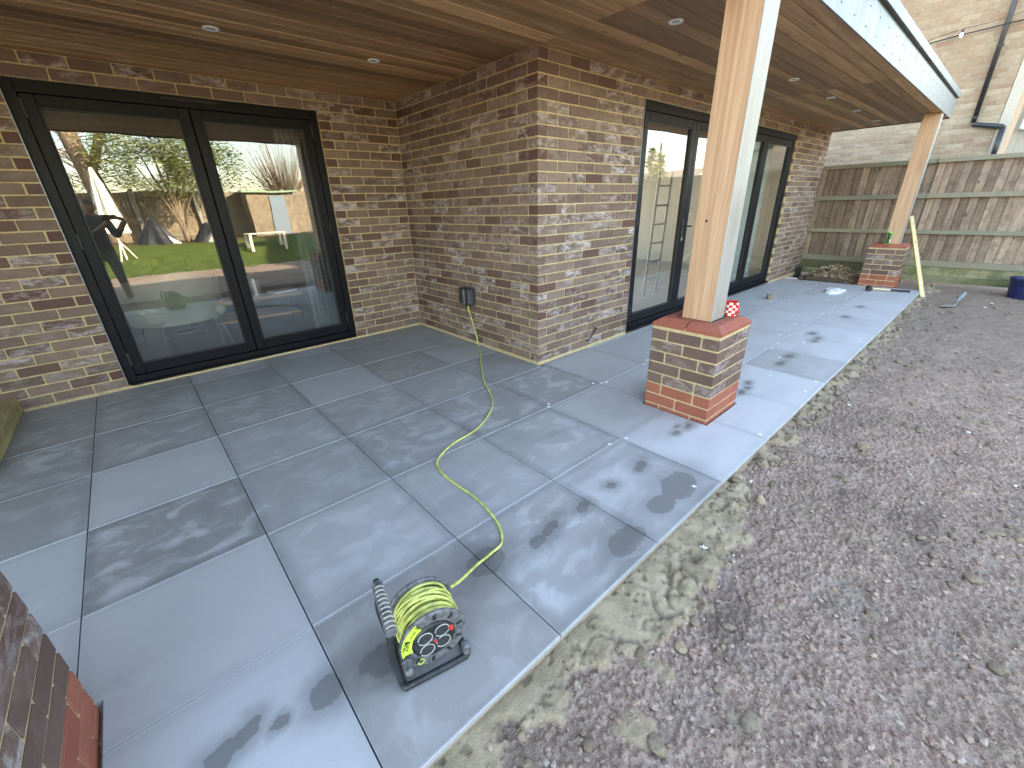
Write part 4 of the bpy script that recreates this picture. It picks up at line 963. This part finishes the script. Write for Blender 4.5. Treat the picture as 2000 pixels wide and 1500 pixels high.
# soil and leaf heap behind the far end of the patio
hp = empty('soil_heap', (6.5, -.65, -.09), 'heap of soil and dead leaves between the wall end and the far pier', 'heap')
nx = ny = 36; vs = []; fs = []
for i in range(nx):
    for j in range(ny):
        u, v = i / (nx - 1) * 2 - 1, j / (ny - 1) * 2 - 1; r = math.sqrt(u * u + v * v)
        vs.append((u * .42, v * .5, .30 * max(0, math.cos(min(r, 1) * math.pi / 2)) * (.75 + .5 * float(fbm(np.array(u * 2), np.array(v * 2), 2, 3))) - .02))
for i in range(nx - 1):
    for j in range(ny - 1): a = i * ny + j; fs.append((a, a + ny, a + ny + 1, a + 1))
MB().add(vs, fs).build('soil', MT['stone'], hp, smooth=True)
lf = MB()
for i in range(900):
    a, r = random.uniform(0, 6.28), math.sqrt(random.random()) * .95; u, v = r * math.cos(a), r * math.sin(a); z = .30 * math.cos(r * math.pi / 2) * 1.0 + random.uniform(-.03, .02); s = random.uniform(.02, .045)
    M_ = Matrix.Translation((u * .42, v * .5, z)) @ Matrix.Rotation(random.uniform(0, 6.28), 4, 'Z') @ Matrix.Rotation(random.uniform(-.9, .9), 4, 'X')
    lf.add([M_ @ Vector(p) for p in ((-s, 0, 0), (0, -s * .5, .006), (s, 0, .012), (0, s * .5, .006))], [(0, 1, 2, 3)])
l_ = lf.build('leaves', MT['leaf_dry'], hp); l_['kind'] = 'stuff'
tag(MB().box(-.06, .06, -.27, .27, 0, .13, .012).jit(.006).build('old_sleeper', MT['old_timber'], None, (6.10, -.60, -.075), (0, 0, .05)), 'dark rotten timber block lying in front of the soil heap', 'timber')
tag(MB().box(-.015, .015, -.09, .09, 0, .01).build('white_strip', MT['white_pl'], None, (6.05, -.14, -.0), (0, 0, .2)), 'white plastic strip lying at the wall end behind the tiles', 'strip')

# timber edged planter at the left with a ring pull
plt = empty('timber_cover', (-3.8, 1.5, 0), 'greenish treated timber cover with black ring pull at the left edge', 'timber cover')
MB().box(.40, .48, -.62, .50, .002, .115, .006).build('edge_board', MT['sleeper'], plt)
MB().box(-.4, .398, .33, .50, .002, .10, .005).build('end_board', MT['sleeper'], plt)
for k in range(3): MB().box(.0 + .13 * k, .126 + .13 * k, -.62, .327, .05, .075, .003).build('plank', MT['sleeper'], plt).color = (random.random(), 0, 0, 1)
MB().tube([(.33 + .035 * math.cos(t), .41 + .035 * math.sin(t) * .7, .106 + .022 * (1 + math.sin(t))) for t in np.linspace(0, 2 * math.pi, 20, endpoint=False)], .005, 6, closed=True).build('ring_pull', MT['rubber'], plt)

# ------------------------------------------------------------------ side fence
FX = 7.06
def side_fence():
    e = empty('boarded_fence', (FX, -1.5, -.08), 'weathered close-boarded fence with mossy rails behind the far pier', 'fence'); ml_ = []
    for k in range(6):
        m = MB(); w = .106; vs = [(-.006, -w / 2, 0), (.014, w / 2, 0), (.020, w / 2, 0), (.020, -w / 2, 0)]
        j = [random.uniform(-.002, .002) for _ in range(4)]
        vv = [(x, y, z) for z in (0, 1.47) for (x, y, _), z in zip(vs, [z] * 4)]
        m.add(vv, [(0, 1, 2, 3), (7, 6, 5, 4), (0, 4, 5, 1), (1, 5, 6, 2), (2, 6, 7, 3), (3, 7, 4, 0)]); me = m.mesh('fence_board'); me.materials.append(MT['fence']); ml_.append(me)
    y = 1.0
    while y > -13.0:
        nb_ = int(round((1 - y) / .098)) % 2
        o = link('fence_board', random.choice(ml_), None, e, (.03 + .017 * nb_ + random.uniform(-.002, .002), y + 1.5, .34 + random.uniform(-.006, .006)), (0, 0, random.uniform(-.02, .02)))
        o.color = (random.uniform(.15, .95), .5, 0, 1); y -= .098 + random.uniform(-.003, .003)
    ys = [1.0, -1.42, -3.3, -5.2, -7.1, -9, -10.9, -13.0]
    for a, b in zip(ys[:-1], ys[1:]):
        for (z0, z1, x0) in ((1.70, 1.762, -.03), (1.215, 1.285, -.025), (.70, .76, -.025)):
            m = MB().box(x0, .028, b + 1.5 + .003, a + 1.5 - .003, z0 + .08, z1 + .08, .004).jit(.002); m.build('rail', MT['rail'], e).color = (random.random(), .5, 0, 1)
        MB().box(-.012, .03, b + 1.5 + .003, a + 1.5 - .003, .30, .39, .003).build('rail', MT['rail'], e).color = (random.random() * .6, .5, 0, 1)
        MB().box(0, .028, b + 1.5 + .003, a + 1.5 - .003, .163, .298, .003).build('gravel_board', MT['gravelboard'], e).color = (random.random(), .5, 0, 1)
        MB().box(-.01, .028, b + 1.5 + .003, a + 1.5 - .003, .07, .160, .003).build('gravel_board', MT['gravelboard'], e).color = (random.random(), .5, 0, 1)
    for yv in ys[1:]: MB().box(.055, .15, yv + 1.5 - .05, yv + 1.5 + .05, 0, 1.80, .005).build('fence_post', MT['fence'], e)
side_fence()

# ------------------------------------------------------------------ neighbouring house
HX = 9.0; HY = -1.80
nh = empty('neighbour_house', (HX, 0, -.1), 'pale buff brick neighbouring house rising behind the fence', 'house')
cands = []
kz = 0
for k in range(21, 84):
    z = -.03 + .075 * k; stag = (k % 2) * .1125
    y = HY + .005 - 0; n_ = 0
    yc = HY
    first = True
    while yc < 3.2:
        L = .1025 if (first and k % 2) else .215
        first = False
        cands.append((yc + L / 2, z + .0325, L)); yc += L + .01
from bpy_extras.object_utils import world_to_camera_view
bpy.context.view_layer.update()
vis = []; oth = []
for c in cands:
    p_ = world_to_camera_view(S, cam, Vector((HX, c[0], c[1])))
    ok = -.01 < p_.x < 1.01 and -.01 < p_.y < 1.02
    # hidden behind own roof or long wall
    r_ = (Vector((HX, c[0], c[1])) - cam.location); tY = (0 - cam.location.y) / r_.y if r_.y > 0 else 9; 
    if r_.y > 0 and tY < 1 and cam.location.x + r_.x * tY < XE: ok = False
    tR = (H - cam.location.z) / r_.z if r_.z > 0 else 9
    if 0 < tR < 1:
        yr = cam.location.y + r_.y * tR; xr = cam.location.x + r_.x * tR
        if yr > FY and xr < XE: ok = False
    (vis if ok else oth).append((r_.length, c))
vis.sort(); near = vis[:298]; rest = vis[298:] + oth
for _, (yc, z, L) in near:
    o = link('brick', brick(L, 'buff'), None, nh, (.05125 + random.uniform(-.001, .001), yc, z + .1), (0, 0, math.pi / 2)); o.color = (random.random(), random.random() ** 1.5, (random.random() < .25) * random.uniform(.3, 1), 1)
m = MB()
for _, (yc, z, L) in rest: m.box(0, .1, yc - L / 2, yc + L / 2, z + .1 - .0325, z + .1 + .0325)
o = link('far_bricks', m.mesh('far_bricks', fix=False), MT['buff_far'], nh); o['kind'] = 'stuff'
MB().box(.004, .3, HY + .004, 3.2, 0, 6.4).build('mortar', MT['mortar_grey'], nh)
MB().box(.3, 8, HY + .02, 9, 0, 6.3).build('wall', MT['buff_far'], nh)
MB().box(-.012, .25, HY - .13, HY - .004, 0, 6.3, .004).build('corner_trim', MT['pier_grey'], nh)
rf_ = MB().prism([(-.35, 6.35), (4.2, 9.2), (8.4, 6.35), (8.4, 6.2), (-.35, 6.2)], -9.3, -(HY - .3), Matrix.Rotation(-math.pi / 2, 4, 'X') @ Matrix.Diagonal((1, -1, 1, 1)))
# downpipe
dp = empty('downpipe', (8.93, -1.5, 1.8), 'black rainwater downpipe with a dog-leg bend on the neighbouring house', 'downpipe')
MB().tube([(0, .04, 3.6), (0, .0, .56)], .034, 12).build('pipe', MT['black_pl'], dp, smooth=True)
MB().tube([(0, .0, .55), (0, -.02, .53), (0, -.36, .46), (0, -.375, .44)], .036, 12).build('offset_bend', MT['black_pl'], dp, smooth=True)
MB().tube([(0, -.375, .45), (0, -.39, -.1)], .034, 12).build('pipe', MT['black_pl'], dp, smooth=True)
for z in (.62, 1.6, 2.7): MB().lathe([(.035, 0), (.042, 0), (.042, .03), (.035, .03)], 14, Matrix.Translation((0, .004 * z, z))).build('bracket', MT['rubber'], dp)
tag(MB().tube([(8.90, -.1, 3.60), (8.90, -.9, 3.66), (8.90, -1.66, 3.69), (8.9, -2.0, 3.71)], .009, 6).build('wall_cable', MT['rubber']), 'dark cable clipped along the buff brick wall below the bulb', 'cable')
fl = empty('festoon_light', (8.6, -1.02, 3.64), 'clear festoon bulb hanging from a thin wire by the downpipe', 'bulb')
MB().tube(smooth_pts([(.2, .6, -.02), (.1, .3, .02), (0, 0, .035), (.1, -.4, .08), (.2, -1.0, .2)], 5), .004, 5).build('wire', MT['rubber'], fl)
MB().lathe([(0, 0), (.014, 0), (.014, .045), (0, .045)], 10, Matrix.Translation((0, 0, -.01))).build('holder', MT['rubber'], fl)
MB().lathe([(0, -.085), (.014, -.08), (.026, -.055), (.020, -.02), (.012, -.01)], 14).build('glass_bulb', MT['wax'], fl, smooth=True)
# white boxed pipework and white framed opening beyond the corner
wp = empty('side_gate', (9.2, -2.2, 0), 'white framed side door and grey boiler flue beyond the neighbour house corner', 'door')
MB().box(.0, .06, .12, .20, 0, 3.0, .004).build('door_frame', MT['pier_grey'], wp); MB().box(.0, .06, -.55, -.47, 0, 3.0, .004).build('door_frame', MT['white_pl'], wp); MB().box(.02, .05, -.47, .12, 0, 2.5, .004).build('door_panel', MT['pier_grey'], wp)
MB().box(.0, .05, -.47, .12, 2.502, 3.4, .004).build('top_panel', MT['white_pl'], wp)
MB().tube(smooth_pts([(-.08, .10, 2.2), (-.09, .06, 2.55), (-.08, -.1, 2.72), (-.05, -.3, 2.7)], 5), .05, 12).build('waste_pipe', MT['white_pl'], wp, smooth=True)
MB().tube([(-.1, -.12, 2.1), (-.1, -.02, 2.45)], .045, 12).build('flue_pipe', MT['grey_pl'], wp, smooth=True); MB().box(-.06, -.05, -.2, .14, 2.52, 2.55).build('rusty_bracket', MT['cedar'], wp)

# ------------------------------------------------------------------ garden seen in the glass
lz = lambda x, y: float(lawn_h(np.array(x), np.array(y)))
BY = -13.0
bf = empty('garden_fence', (1, BY, .3), 'tall boarded fence with pale concrete posts at the end of the garden', 'fence')
m = MB(); x = -7.0
while x < 7.0: m.box(x - 1, x + .1 - 1, 0, .02 + random.uniform(0, .006), .12, 1.72); x += .103
o = m.build('board_panel', MT['shed'], bf); o['kind'] = 'stuff'
for z in (.35, .95, 1.55): MB().box(-8, 6, .028, .06, z, z + .07).build('rail', MT['rail'], bf)
MB().box(-8, 6, .0, .03, 0, .12).build('gravel_board', MT['concrete'], bf)
for x in (-5.3, -3.5, -1.72, .0, 1.7, 2.85, 4.6, 6.4): MB().box(x - 1 - .06, x - 1 + .06, .062, .18, 0, 1.80, .01).build('fence_post', MT['concrete'], bf)
def limb(pts, r0, r1, mb, n=7):
    P = smooth_pts(pts, 4); mb.tube(P, [r0 + (r1 - r0) * i / (len(P) - 1) for i in range(len(P))], n)
def crown(mb, c, r, n, s, flat=1):
    for i in range(n):
        a, b_ = random.uniform(0, 6.28), math.acos(random.uniform(-1, 1)); q = random.random() ** .45
        p = Vector((c[0] + r[0] * q * math.sin(b_) * math.cos(a), c[1] + r[1] * q * math.sin(b_) * math.sin(a), c[2] + r[2] * q * math.cos(b_)))
        if math.sin(p.x * 4.1) + math.sin(p.z * 5.3 + p.y * 2) < -.9: continue
        M_ = Matrix.Translation(p) @ Matrix.Rotation(random.uniform(0, 6.28), 4, 'Z') @ Matrix.Rotation(random.uniform(-1.2, 1.2), 4, 'X'); w = s * random.uniform(.6, 1.3)
        mb.add([M_ @ Vector(v) for v in ((-w, 0, 0), (0, -w * .3, 0), (w, 0, w * .2), (0, w * .3, 0))], [(0, 1, 2, 3)])
# thick leaning trunk
t1 = empty('old_tree', (-2.45, -12.3, lz(-2.45, -12.3)), 'thick leaning mottled trunk with bare twigs at the left of the garden', 'tree')
m = MB(); limb([(0, 0, -.1), (.05, 0, .9), (-.05, 0, 1.7), (-.15, 0, 2.6), (-.35, 0, 4.6)], .34, .2, m, 12); limb([(-.08, 0, 1.9), (.35, 0, 2.7), (.9, .1, 4.0)], .16, .07, m); m.build('trunk', MT['bark'], t1, smooth=True)
m = MB()
for i in range(90):
    z0 = random.uniform(1.2, 3.5); dx = random.choice((-1, -1, -1, 1)) * random.uniform(.6, 1.9); limb([(-.1, random.uniform(-.2, .2), z0), (dx * .5, random.uniform(-.4, .4), z0 + random.uniform(0, .4)), (dx, random.uniform(-.6, .6), z0 + random.uniform(-.1, .8))], .014, .004, m, 4)
m.build('twigs', MT['twig'], t1)['kind'] = 'stuff'
m = MB(); crown(m, (.5, .2, 2.9), (1.1, .8, .8), 900, .05); m.build('crown', MT['leaf'], t1)['kind'] = 'stuff'
t2 = empty('multi_stem_tree', (-.75, -11.5, lz(-.75, -11.5)), 'evergreen with several pale bare stems in the middle of the garden', 'tree')
m = MB(); st_ = []
for dx, h_, r_ in ((-.75, 2.3, .035), (-.5, 2.5, .04), (-.25, 2.7, .05), (.0, 2.6, .045), (.15, 1.5, .11), (.55, 2.3, .05), (1.0, 2.2, .035)):
    limb([(random.uniform(-.08, .12), 0, 0), (dx * .25, random.uniform(-.1, .1), h_ * .4), (dx, random.uniform(-.3, .3), h_)], r_, r_ * .5, m, 7)
m.build('stems', MT['bark'], t2, smooth=True)
m = MB(); crown(m, (.2, 0, 2.35), (2.1, .9, 1.1), 19000, .05); crown(m, (.2, 0, 1.8), (1.3, .7, .6), 2500, .045); m.build('crown', MT['leaf'], t2)['kind'] = 'stuff'
t3 = empty('bare_bush', (3.6, -15.2, .4), 'bare reddish twiggy tree behind the garden fence', 'tree')
m = MB()
for i in range(260):
    a = random.uniform(0, 6.28); r = random.uniform(.3, 1.6); limb([(random.uniform(-.1, .1), random.uniform(-.1, .1), .2), (math.cos(a) * r * .4, math.sin(a) * r * .4, 1.6), (math.cos(a) * r, math.sin(a) * r, random.uniform(2.2, 3.9))], .016, .004, m, 3)
m.build('twigs', MT['twig'], t3)['kind'] = 'stuff'; MB().tube([(0, 0, -.3), (0, 0, .5)], .09, 8).build('trunk', MT['bark'], t3)
hg = MB()
for x in np.arange(-8, 9, .9): crown(hg, (x, -14.4, 1.75 + (.8 if -1 < x < 6 else .35) * math.sin(x * 1.7) + (.5 if x > 0 else 0)), (.8, .5, 1.0), 520, .06)
tag(hg.build('hedge', MT['hedge']), 'rough yellow green hedge behind the garden fence', 'hedge', kind='stuff')
# shed with green roof, far house
sd = empty('garden_shed', (2.1, -12.3, .4), 'small shed with green felt roof against the garden fence', 'shed')
MB().box(-.7, .9, -.6, .3, 0, 1.55).build('wall', MT['shed'], sd); MB().box(-.85, 1.05, -.7, .45, 1.56, 1.62).build('roof', MT['green_felt'], sd); MB().box(.0, .55, .302, .33, .05, 1.45).build('door', MT['blue_paint'], sd)
fh = empty('distant_bungalow', (13, -38, 0), 'distant low bungalow with pale tiled roof beyond the gardens', 'house')
MB().box(-3, 3, -2, 2, 0, 2.4).build('wall', MT['buff_far'], fh); MB().prism([(-2.4, 2.4), (0, 3.9), (2.4, 2.4)], -3.3, 3.3, Matrix.Rotation(math.pi / 2, 4, 'Z') @ Matrix.Rotation(math.pi / 2, 4, 'X')).build('roof', MT['roof_tile'], fh); MB().box(-.6, .6, 2.0, 2.03, .9, 1.9).build('window', MT['white_pl'], fh)
lb_ = empty('low_bungalow', (39, -21.5, 0), 'low bungalow with cream roof beyond the side fence, reflected in the bifold doors', 'house')
MB().box(-3, 3, -4, 4, 0, 2.5).build('wall', MT['buff_far'], lb_); MB().prism([(-3.4, 2.5), (0, 3.9), (3.4, 2.5)], -4.3, 4.3, Matrix.Rotation(math.pi / 2, 4, 'X')).build('roof', MT['roof_tile'], lb_)
for i, (x, y, l) in enumerate(((29, -16.8, 'dark conifer on the skyline right of the low cream roof'), (33, -18.5, 'second dark conifer just behind the first on the skyline'))):
    c_ = empty('conifer', (x, y, 0), l, 'tree', 'skyline conifers'); MB().tube([(0, 0, 0), (0, 0, 4.6 + i)], [.2, .05], 8).build('trunk', MT['bark'], c_)
    m = MB()
    for k in range(9): crown(m, (0, 0, 1.4 + k * .4), (1.2 - k * .11, 1.2 - k * .11, .35), 160, .16)
    m.build('crown', MT['leaf'], c_)['kind'] = 'stuff'
# closed white parasol, slatted table, covered heaps
pz = lz(-2.5, -9); pr_ = empty('closed_parasol', (-2.45, -9.2, pz), 'closed cream parasol standing on the lawn', 'parasol')
MB().tube([(0, 0, 0), (0, 0, 2.1)], .022, 8).build('pole', MT['white_timber'], pr_)
vs = []; n_ = 24
m = MB(); prof = [(.03, 2.25), (.10, 1.9), (.17, 1.4), (.22, 1.0), (.26, .72)]
vs = [((r * (1 + .28 * math.cos(i * math.pi * 2 / 3))) * math.cos(2 * math.pi * i / n_), (r * (1 + .28 * math.cos(i * math.pi * 2 / 3))) * math.sin(2 * math.pi * i / n_), z) for r, z in prof for i in range(n_)]
m.add(vs, [(j * n_ + i, j * n_ + (i + 1) % n_, (j + 1) * n_ + (i + 1) % n_, (j + 1) * n_ + i) for j in range(4) for i in range(n_)]).build('folded_canopy', MT['white_timber'], pr_)
for a in (0, 2.1, 4.2): MB().tube([(0, 0, .5), (.25 * math.cos(a), .25 * math.sin(a), 0)], .02, 6).build('leg', MT['white_timber'], pr_)
tz = lz(1.0, -9); tb = empty('slatted_table', (1.05, -9.1, tz - .02), 'whitewashed slatted garden table standing on the grass', 'table')
for k in range(6): MB().box(-.55, .55, -.33 + k * .112, -.33 + k * .112 + .095, .54, .565).build('slat', MT['white_timber'], tb)
for a in (-.5, .5):
    for b_ in (-.28, .28): MB().box(a - .035, a + .035, b_ - .035, b_ + .035, 0, .538).build('leg', MT['white_timber'], tb)
    MB().box(a - .025, a + .025, -.245, .245, .15, .2).build('rail', MT['white_timber'], tb)
def tent(name, x, y, w, dd, h, mat, lab, cat):
    z = lz(x, y) - .05; vs = []; n_ = 18
    for (r, t) in ((1, 0), (.92, .12), (.7, .4), (.42, .72), (.15, .95), (.02, 1)):
        for i in range(n_):
            a = 2 * math.pi * i / n_; k = r * (1 + .18 * math.sin(i * 2.1) * (1 - t)); vs.append((x + w * k * math.cos(a), y + dd * k * math.sin(a), z + h * t))
    m = MB().add(vs, [(j * n_ + i, j * n_ + (i + 1) % n_, (j + 1) * n_ + (i + 1) % n_, (j + 1) * n_ + i) for j in range(5) for i in range(n_)]); tag(m.build(name, mat), lab, cat)
tent('covered_heap', -1.55, -10.9, .55, .4, .75, MT['tarp'], 'black tarpaulin covered heap left of the pale stems', 'tarpaulin')
tent('covered_heap', -.15, -11.1, .5, .4, .6, MT['tarp'], 'black sheeted heap right of the pale stems', 'tarpaulin')
tent('grey_sheet', .05, -10.7, .45, .3, .42, MT['tarp_grey'], 'crumpled grey white sheet at the edge of the lawn', 'sheet')

# ------------------------------------------------------------------ rooms behind the glass
ch = empty('armchair', (-2.15, 2.95, .012), 'beige studded tub armchair just inside the left door', 'armchair', rz=.3)
ch.location = (-2.2, 3.05, .012)
MB().box(-.34, .34, -.32, .30, .30, .46, .05).build('seat', MT['fabric'], ch)
m = MB(); vs = []; n_ = 20
for z, k in ((.30, 1.0), (.5, 1.04), (.72, 1.08), (.80, 1.04), (.80, .9), (.72, .86), (.46, .84)):
    for i in range(n_ + 1):
        a = math.pi + R(-20) + (math.pi + R(40)) * i / n_; zz = z - (.12 if z > .6 else 0) * abs(i - n_ / 2) / (n_ / 2) ; vs.append((.40 * k * math.cos(a), .38 * k * math.sin(a), zz))
m.add(vs, [(j * (n_ + 1) + i, j * (n_ + 1) + i + 1, (j + 1) * (n_ + 1) + i + 1, (j + 1) * (n_ + 1) + i) for j in range(6) for i in range(n_)]).build('backrest', MT['fabric'], ch, smooth=True)
for a in (-.26, .26):
    for b_ in (-.24, .24): MB().tube([(a, b_, .31), (a * 1.15, b_ * 1.15, 0)], [.018, .011], 8).build('leg', MT['old_timber'], ch)
ct = empty('coffee_table', (-1.45, 3.1, .012), 'oak topped coffee table with thin black legs inside the left door', 'table')
MB().box(-.5, .42, -.28, .32, .40, .44, .004).build('tabletop', MT['oak'], ct).color = (.6, 0, 0, 1)
MB().box(-.45, .37, -.24, .28, .20, .22).build('shelf', MT['oak'], ct)
for a in (-.47, .39):
    for b_ in (-.25, .29): MB().box(a - .01, a + .01, b_ - .01, b_ + .01, 0, .398).build('leg', MT['rubber'], ct)
for k in range(6):
    o = MB().box(-.016, .016, -.08, .08, 0, .19 - .01 * (k % 3), .002).build('book', MT['paper'] if k % 2 == 0 else MT['grey_pl'], None, (-1.62 + k * .036, 3.0, .4525)); tag(o, ORD[k] + ' slim upright book from the armchair side on the coffee table', 'book', 'books on the coffee table')
tag(MB().lathe([(0, 0), (.05, 0), (.075, .012), (.07, .012), (.045, .004), (0, .004)], 20).build('dish', MT['white_pl'], None, (-1.85, 2.92, .453)), 'white round dish on the coffee table', 'dish')
tag(MB().box(-.13, .13, -.09, .09, 0, .02, .003).build('magazine', MT['paper'], None, (-1.2, 2.95, .453), (0, 0, .3)), 'white magazine lying on the right end of the coffee table', 'magazine')
mn = empty('monitor', (-2.1, 3.75, .012), 'dark screen on a stand behind the armchair', 'screen')
MB().box(-.16, .16, -.015, .015, .62, .86, .006).build('screen', MT['screen'], mn); MB().tube([(0, 0, 0), (0, 0, .62)], .015, 8).build('stand', MT['rubber'], mn); MB().box(-.14, .14, -.1, .1, 0, .015).build('foot', MT['rubber'], mn)
cu = MB(); vs = []; n_ = 60
for i in range(n_): x = -1.12 + i * .0055; vs += [(x, D + .28 + .022 * math.sin(i * .75), .02), (x, D + .28 + .022 * math.sin(i * .75), 2.2)]
cu.add(vs, [(2 * i, 2 * i + 2, 2 * i + 3, 2 * i + 1) for i in range(n_ - 1)]); tag(cu.build('curtain', MT['curtain'], smooth=True), 'sheer pale curtain hanging inside the right leaf of the left door', 'curtain')
cu = MB(); vs = []; n_ = 120
for i in range(n_): x = 3.5 + i * .0152; vs += [(x, .32 + .03 * math.sin(i * .8), .02), (x, .32 + .03 * math.sin(i * .8), 2.2)]
cu.add(vs, [(2 * i, 2 * i + 2, 2 * i + 3, 2 * i + 1) for i in range(n_ - 1)]); tag(cu.build('blind', MT['blind'], smooth=True), 'pale vertical blind drawn inside the two right hand bifold leaves', 'blind')
ld = empty('step_ladder', (3.1, .9, .012), 'aluminium ladder leaning inside the bifold doors', 'ladder')
for s_ in (0, .32): MB().tube([(s_, 0, 0), (s_ + .28, .1, 1.65)], .018, 6).build('stile', MT['ladder'], ld)
for k in range(6): z = .22 + k * .25; MB().tube([(z * .17, z * .06, z), (.32 + z * .17, z * .06, z)], .013, 6).build('rung', MT['ladder'], ld)
tag(MB().box(-.15, .15, -.15, .15, 0, .5, .02).build('storage_crate', simple('green_plastic', (.03, .12, .06), .5), None, (2.35, 1.2, .012)), 'dark green storage crate inside the first bifold leaf', 'crate')

# ------------------------------------------------------------------ photographer reflected in the glass
def skin(name, verts, edges, radii, mat, parent, root=0, sub=2):
    me = bpy.data.meshes.new(name); me.from_pydata(verts, edges, []); o = link(name, me, None, parent)
    m = o.modifiers.new('s', 'SKIN'); 
    for i, r in enumerate(radii): me.skin_vertices[0].data[i].radius = (r, r) if not hasattr(r, '__len__') else r
    me.skin_vertices[0].data[root].use_root = True; m.use_smooth_shade = True
    o.modifiers.new('u', 'SUBSURF').levels = sub; o.modifiers['u'].render_levels = sub
    dg = bpy.context.evaluated_depsgraph_get(); dg.update(); nm = bpy.data.meshes.new_from_object(o.evaluated_get(dg)); o.modifiers.clear(); o.data = nm; nm.materials.clear(); nm.materials.append(mat); return o
pe = empty('person', (-2.70, -2.95, -.10), 'man in a dark hooded top holding up a phone, seen reflected in the left door', 'person')
# local coordinates: person faces +y with a turn toward +x
bodyv = [(0, 0, .86), (0, .0, 1.02), (0, .02, 1.22), (.03, .03, 1.36), (.05, .05, 1.44), (-.17, .02, 1.33), (.20, .03, 1.33), (-.20, .10, 1.10), (.26, .08, 1.12), (-.02, .30, 1.15), (.30, .30, 1.18), (.24, .40, 1.33), (.42, .42, 1.33), (-.095, 0, .82), (.095, 0, .82), (-.10, .03, .48), (.11, .02, .48), (-.11, -.01, .10), (.13, -.02, .10)]
bodye = [(0, 1), (1, 2), (2, 3), (3, 4), (3, 5), (3, 6), (5, 7), (6, 8), (7, 9), (8, 10), (9, 11), (10, 12), (0, 13), (0, 14), (13, 15), (14, 16), (15, 17), (16, 18)]
bodyr = [(.155, .12), (.15, .11), (.175, .115), .085, .058, .075, .075, .055, .055, .043, .043, .030, .030, .095, .095, .065, .065, .045, .045]
def shift(k): return bodyv
bd = skin('body', bodyv, bodye, bodyr, MT['jacket'], pe)
bd.data.materials.append(MT['trousers']); bd.data.materials.append(MT['skin'])
for pl_ in bd.data.polygons:
    c = pl_.center
    if c.z < .88: pl_.material_index = 1
    elif (c.y > .345 and c.z > 1.2) or (c.z > 1.405 and c.y < .2): pl_.material_index = 2
hd_ = bmesh.new(); bmesh.ops.create_uvsphere(hd_, u_segments=24, v_segments=18, radius=1)
for v in hd_.verts:
    c = v.co.copy(); x, y, z = c.x * .078, c.y * .098, c.z * .118
    if z < -.02: x *= 1 - .25 * (-z / .118); y *= 1 - .08 * (-z / .118)
    if c.y > .85 and abs(c.x) < .22 and -.3 < c.z < .12: y += .018
    if c.y > .6 and .08 < c.z < .25 and .2 < abs(c.x) < .55: y -= .008
    v.co = (x, y, z)
hm = bpy.data.meshes.new('head'); hd_.to_mesh(hm); hd_.free(); hm.polygons.foreach_set('use_smooth', [True] * len(hm.polygons))
head = link('head', hm, MT['skin'], pe, (.06, .07, 1.545), (-.25, 0, -.35))
hm.materials.append(MT['hair'])
for pl_ in hm.polygons:
    c = pl_.center
    if c.z > .055 or (c.y < -.02 and c.z > -.05): pl_.material_index = 1
for s_ in (-1, 1):
    MB().lathe([(0, .012), (.006, .010), (.009, .004), (.009, -.002)], 10, Matrix.Translation((s_ * .030, .083, .018)) @ Matrix.Rotation(-math.pi / 2, 4, 'X')).build('eye', MT['glaze_white'], head)
    blob_ = MB().box(s_ * .076 - .006, s_ * .076 + .006, -.015, .012, -.03, .03, .005); blob_.build('ear', MT['skin'], head)
    MB().box(s_ * .030 - .018, s_ * .030 + .018, .088, .094, .036, .043, .002).build('eyebrow', MT['hair'], head)
MB().box(-.024, .024, .084, .091, -.055, -.046, .003).build('mouth', simple('lips', (.35, .12, .1), .5), head)
MB().lathe([(.07, 0), (.10, .02), (.095, .055), (.07, .07)], 20, Matrix.Translation((.03, .0, 1.37))).build('hood', MT['jacket'], pe, smooth=True)
for x_, y_ in ((-.11, -.02), (.13, -.03)):
    m = MB().box(x_ - .045, x_ + .045, y_ - .07, y_ + .19, 0, .085, .03); m.build('shoe', MT['shoe'], pe)
# hands with fingers gripping the phone
fwd = -M.to_3x3().col[2]; rt = M.to_3x3().col[0]; up = M.to_3x3().col[1]; C0 = cam.location
pp = C0 - fwd * .016
ph = MB(); MM = Matrix((( rt.x, up.x, -fwd.x, pp.x), (rt.y, up.y, -fwd.y, pp.y), (rt.z, up.z, -fwd.z, pp.z), (0, 0, 0, 1)))
phone = tag(ph.box(-.08, .08, -.065, .010, -.004, .005, .003, MM).build('phone', MT['black_pl']), 'dark phone held up by the reflected man', 'phone')
pinv = Matrix.Translation(-pe.location)
for s_, wr in ((-1, 11), (1, 12)):
    base = pp - fwd * .03 + rt * (s_ * .105) - up * .03; wv = Vector(bodyv[wr]) + pe.location
    vv = [wv, (wv + base) / 2, base]; ee = [(0, 1), (1, 2)]; rr = [.030, .026, .026]
    for k in range(4):
        b0 = base + up * (.03 - .02 * k) + rt * (-s_ * .012); b1 = b0 + fwd * .02 + rt * (-s_ * .005); b2 = b1 + rt * (-s_ * (.028 - .003 * abs(k - 1)))
        n0 = len(vv); vv += [b0, b1, b2]; ee += [(2, n0), (n0, n0 + 1), (n0 + 1, n0 + 2)]; rr += [.010, .0085, .0075]
    b0 = base - up * .02 - fwd * .008 + rt * (-s_ * .02); b1 = b0 + rt * (-s_ * .03) + up * .015; n0 = len(vv); vv += [b0, b1]; ee += [(2, n0), (n0, n0 + 1)]; rr += [.011, .009]
    skin('hand', [tuple(pinv @ v) for v in vv], ee, rr, MT['skin'], pe)
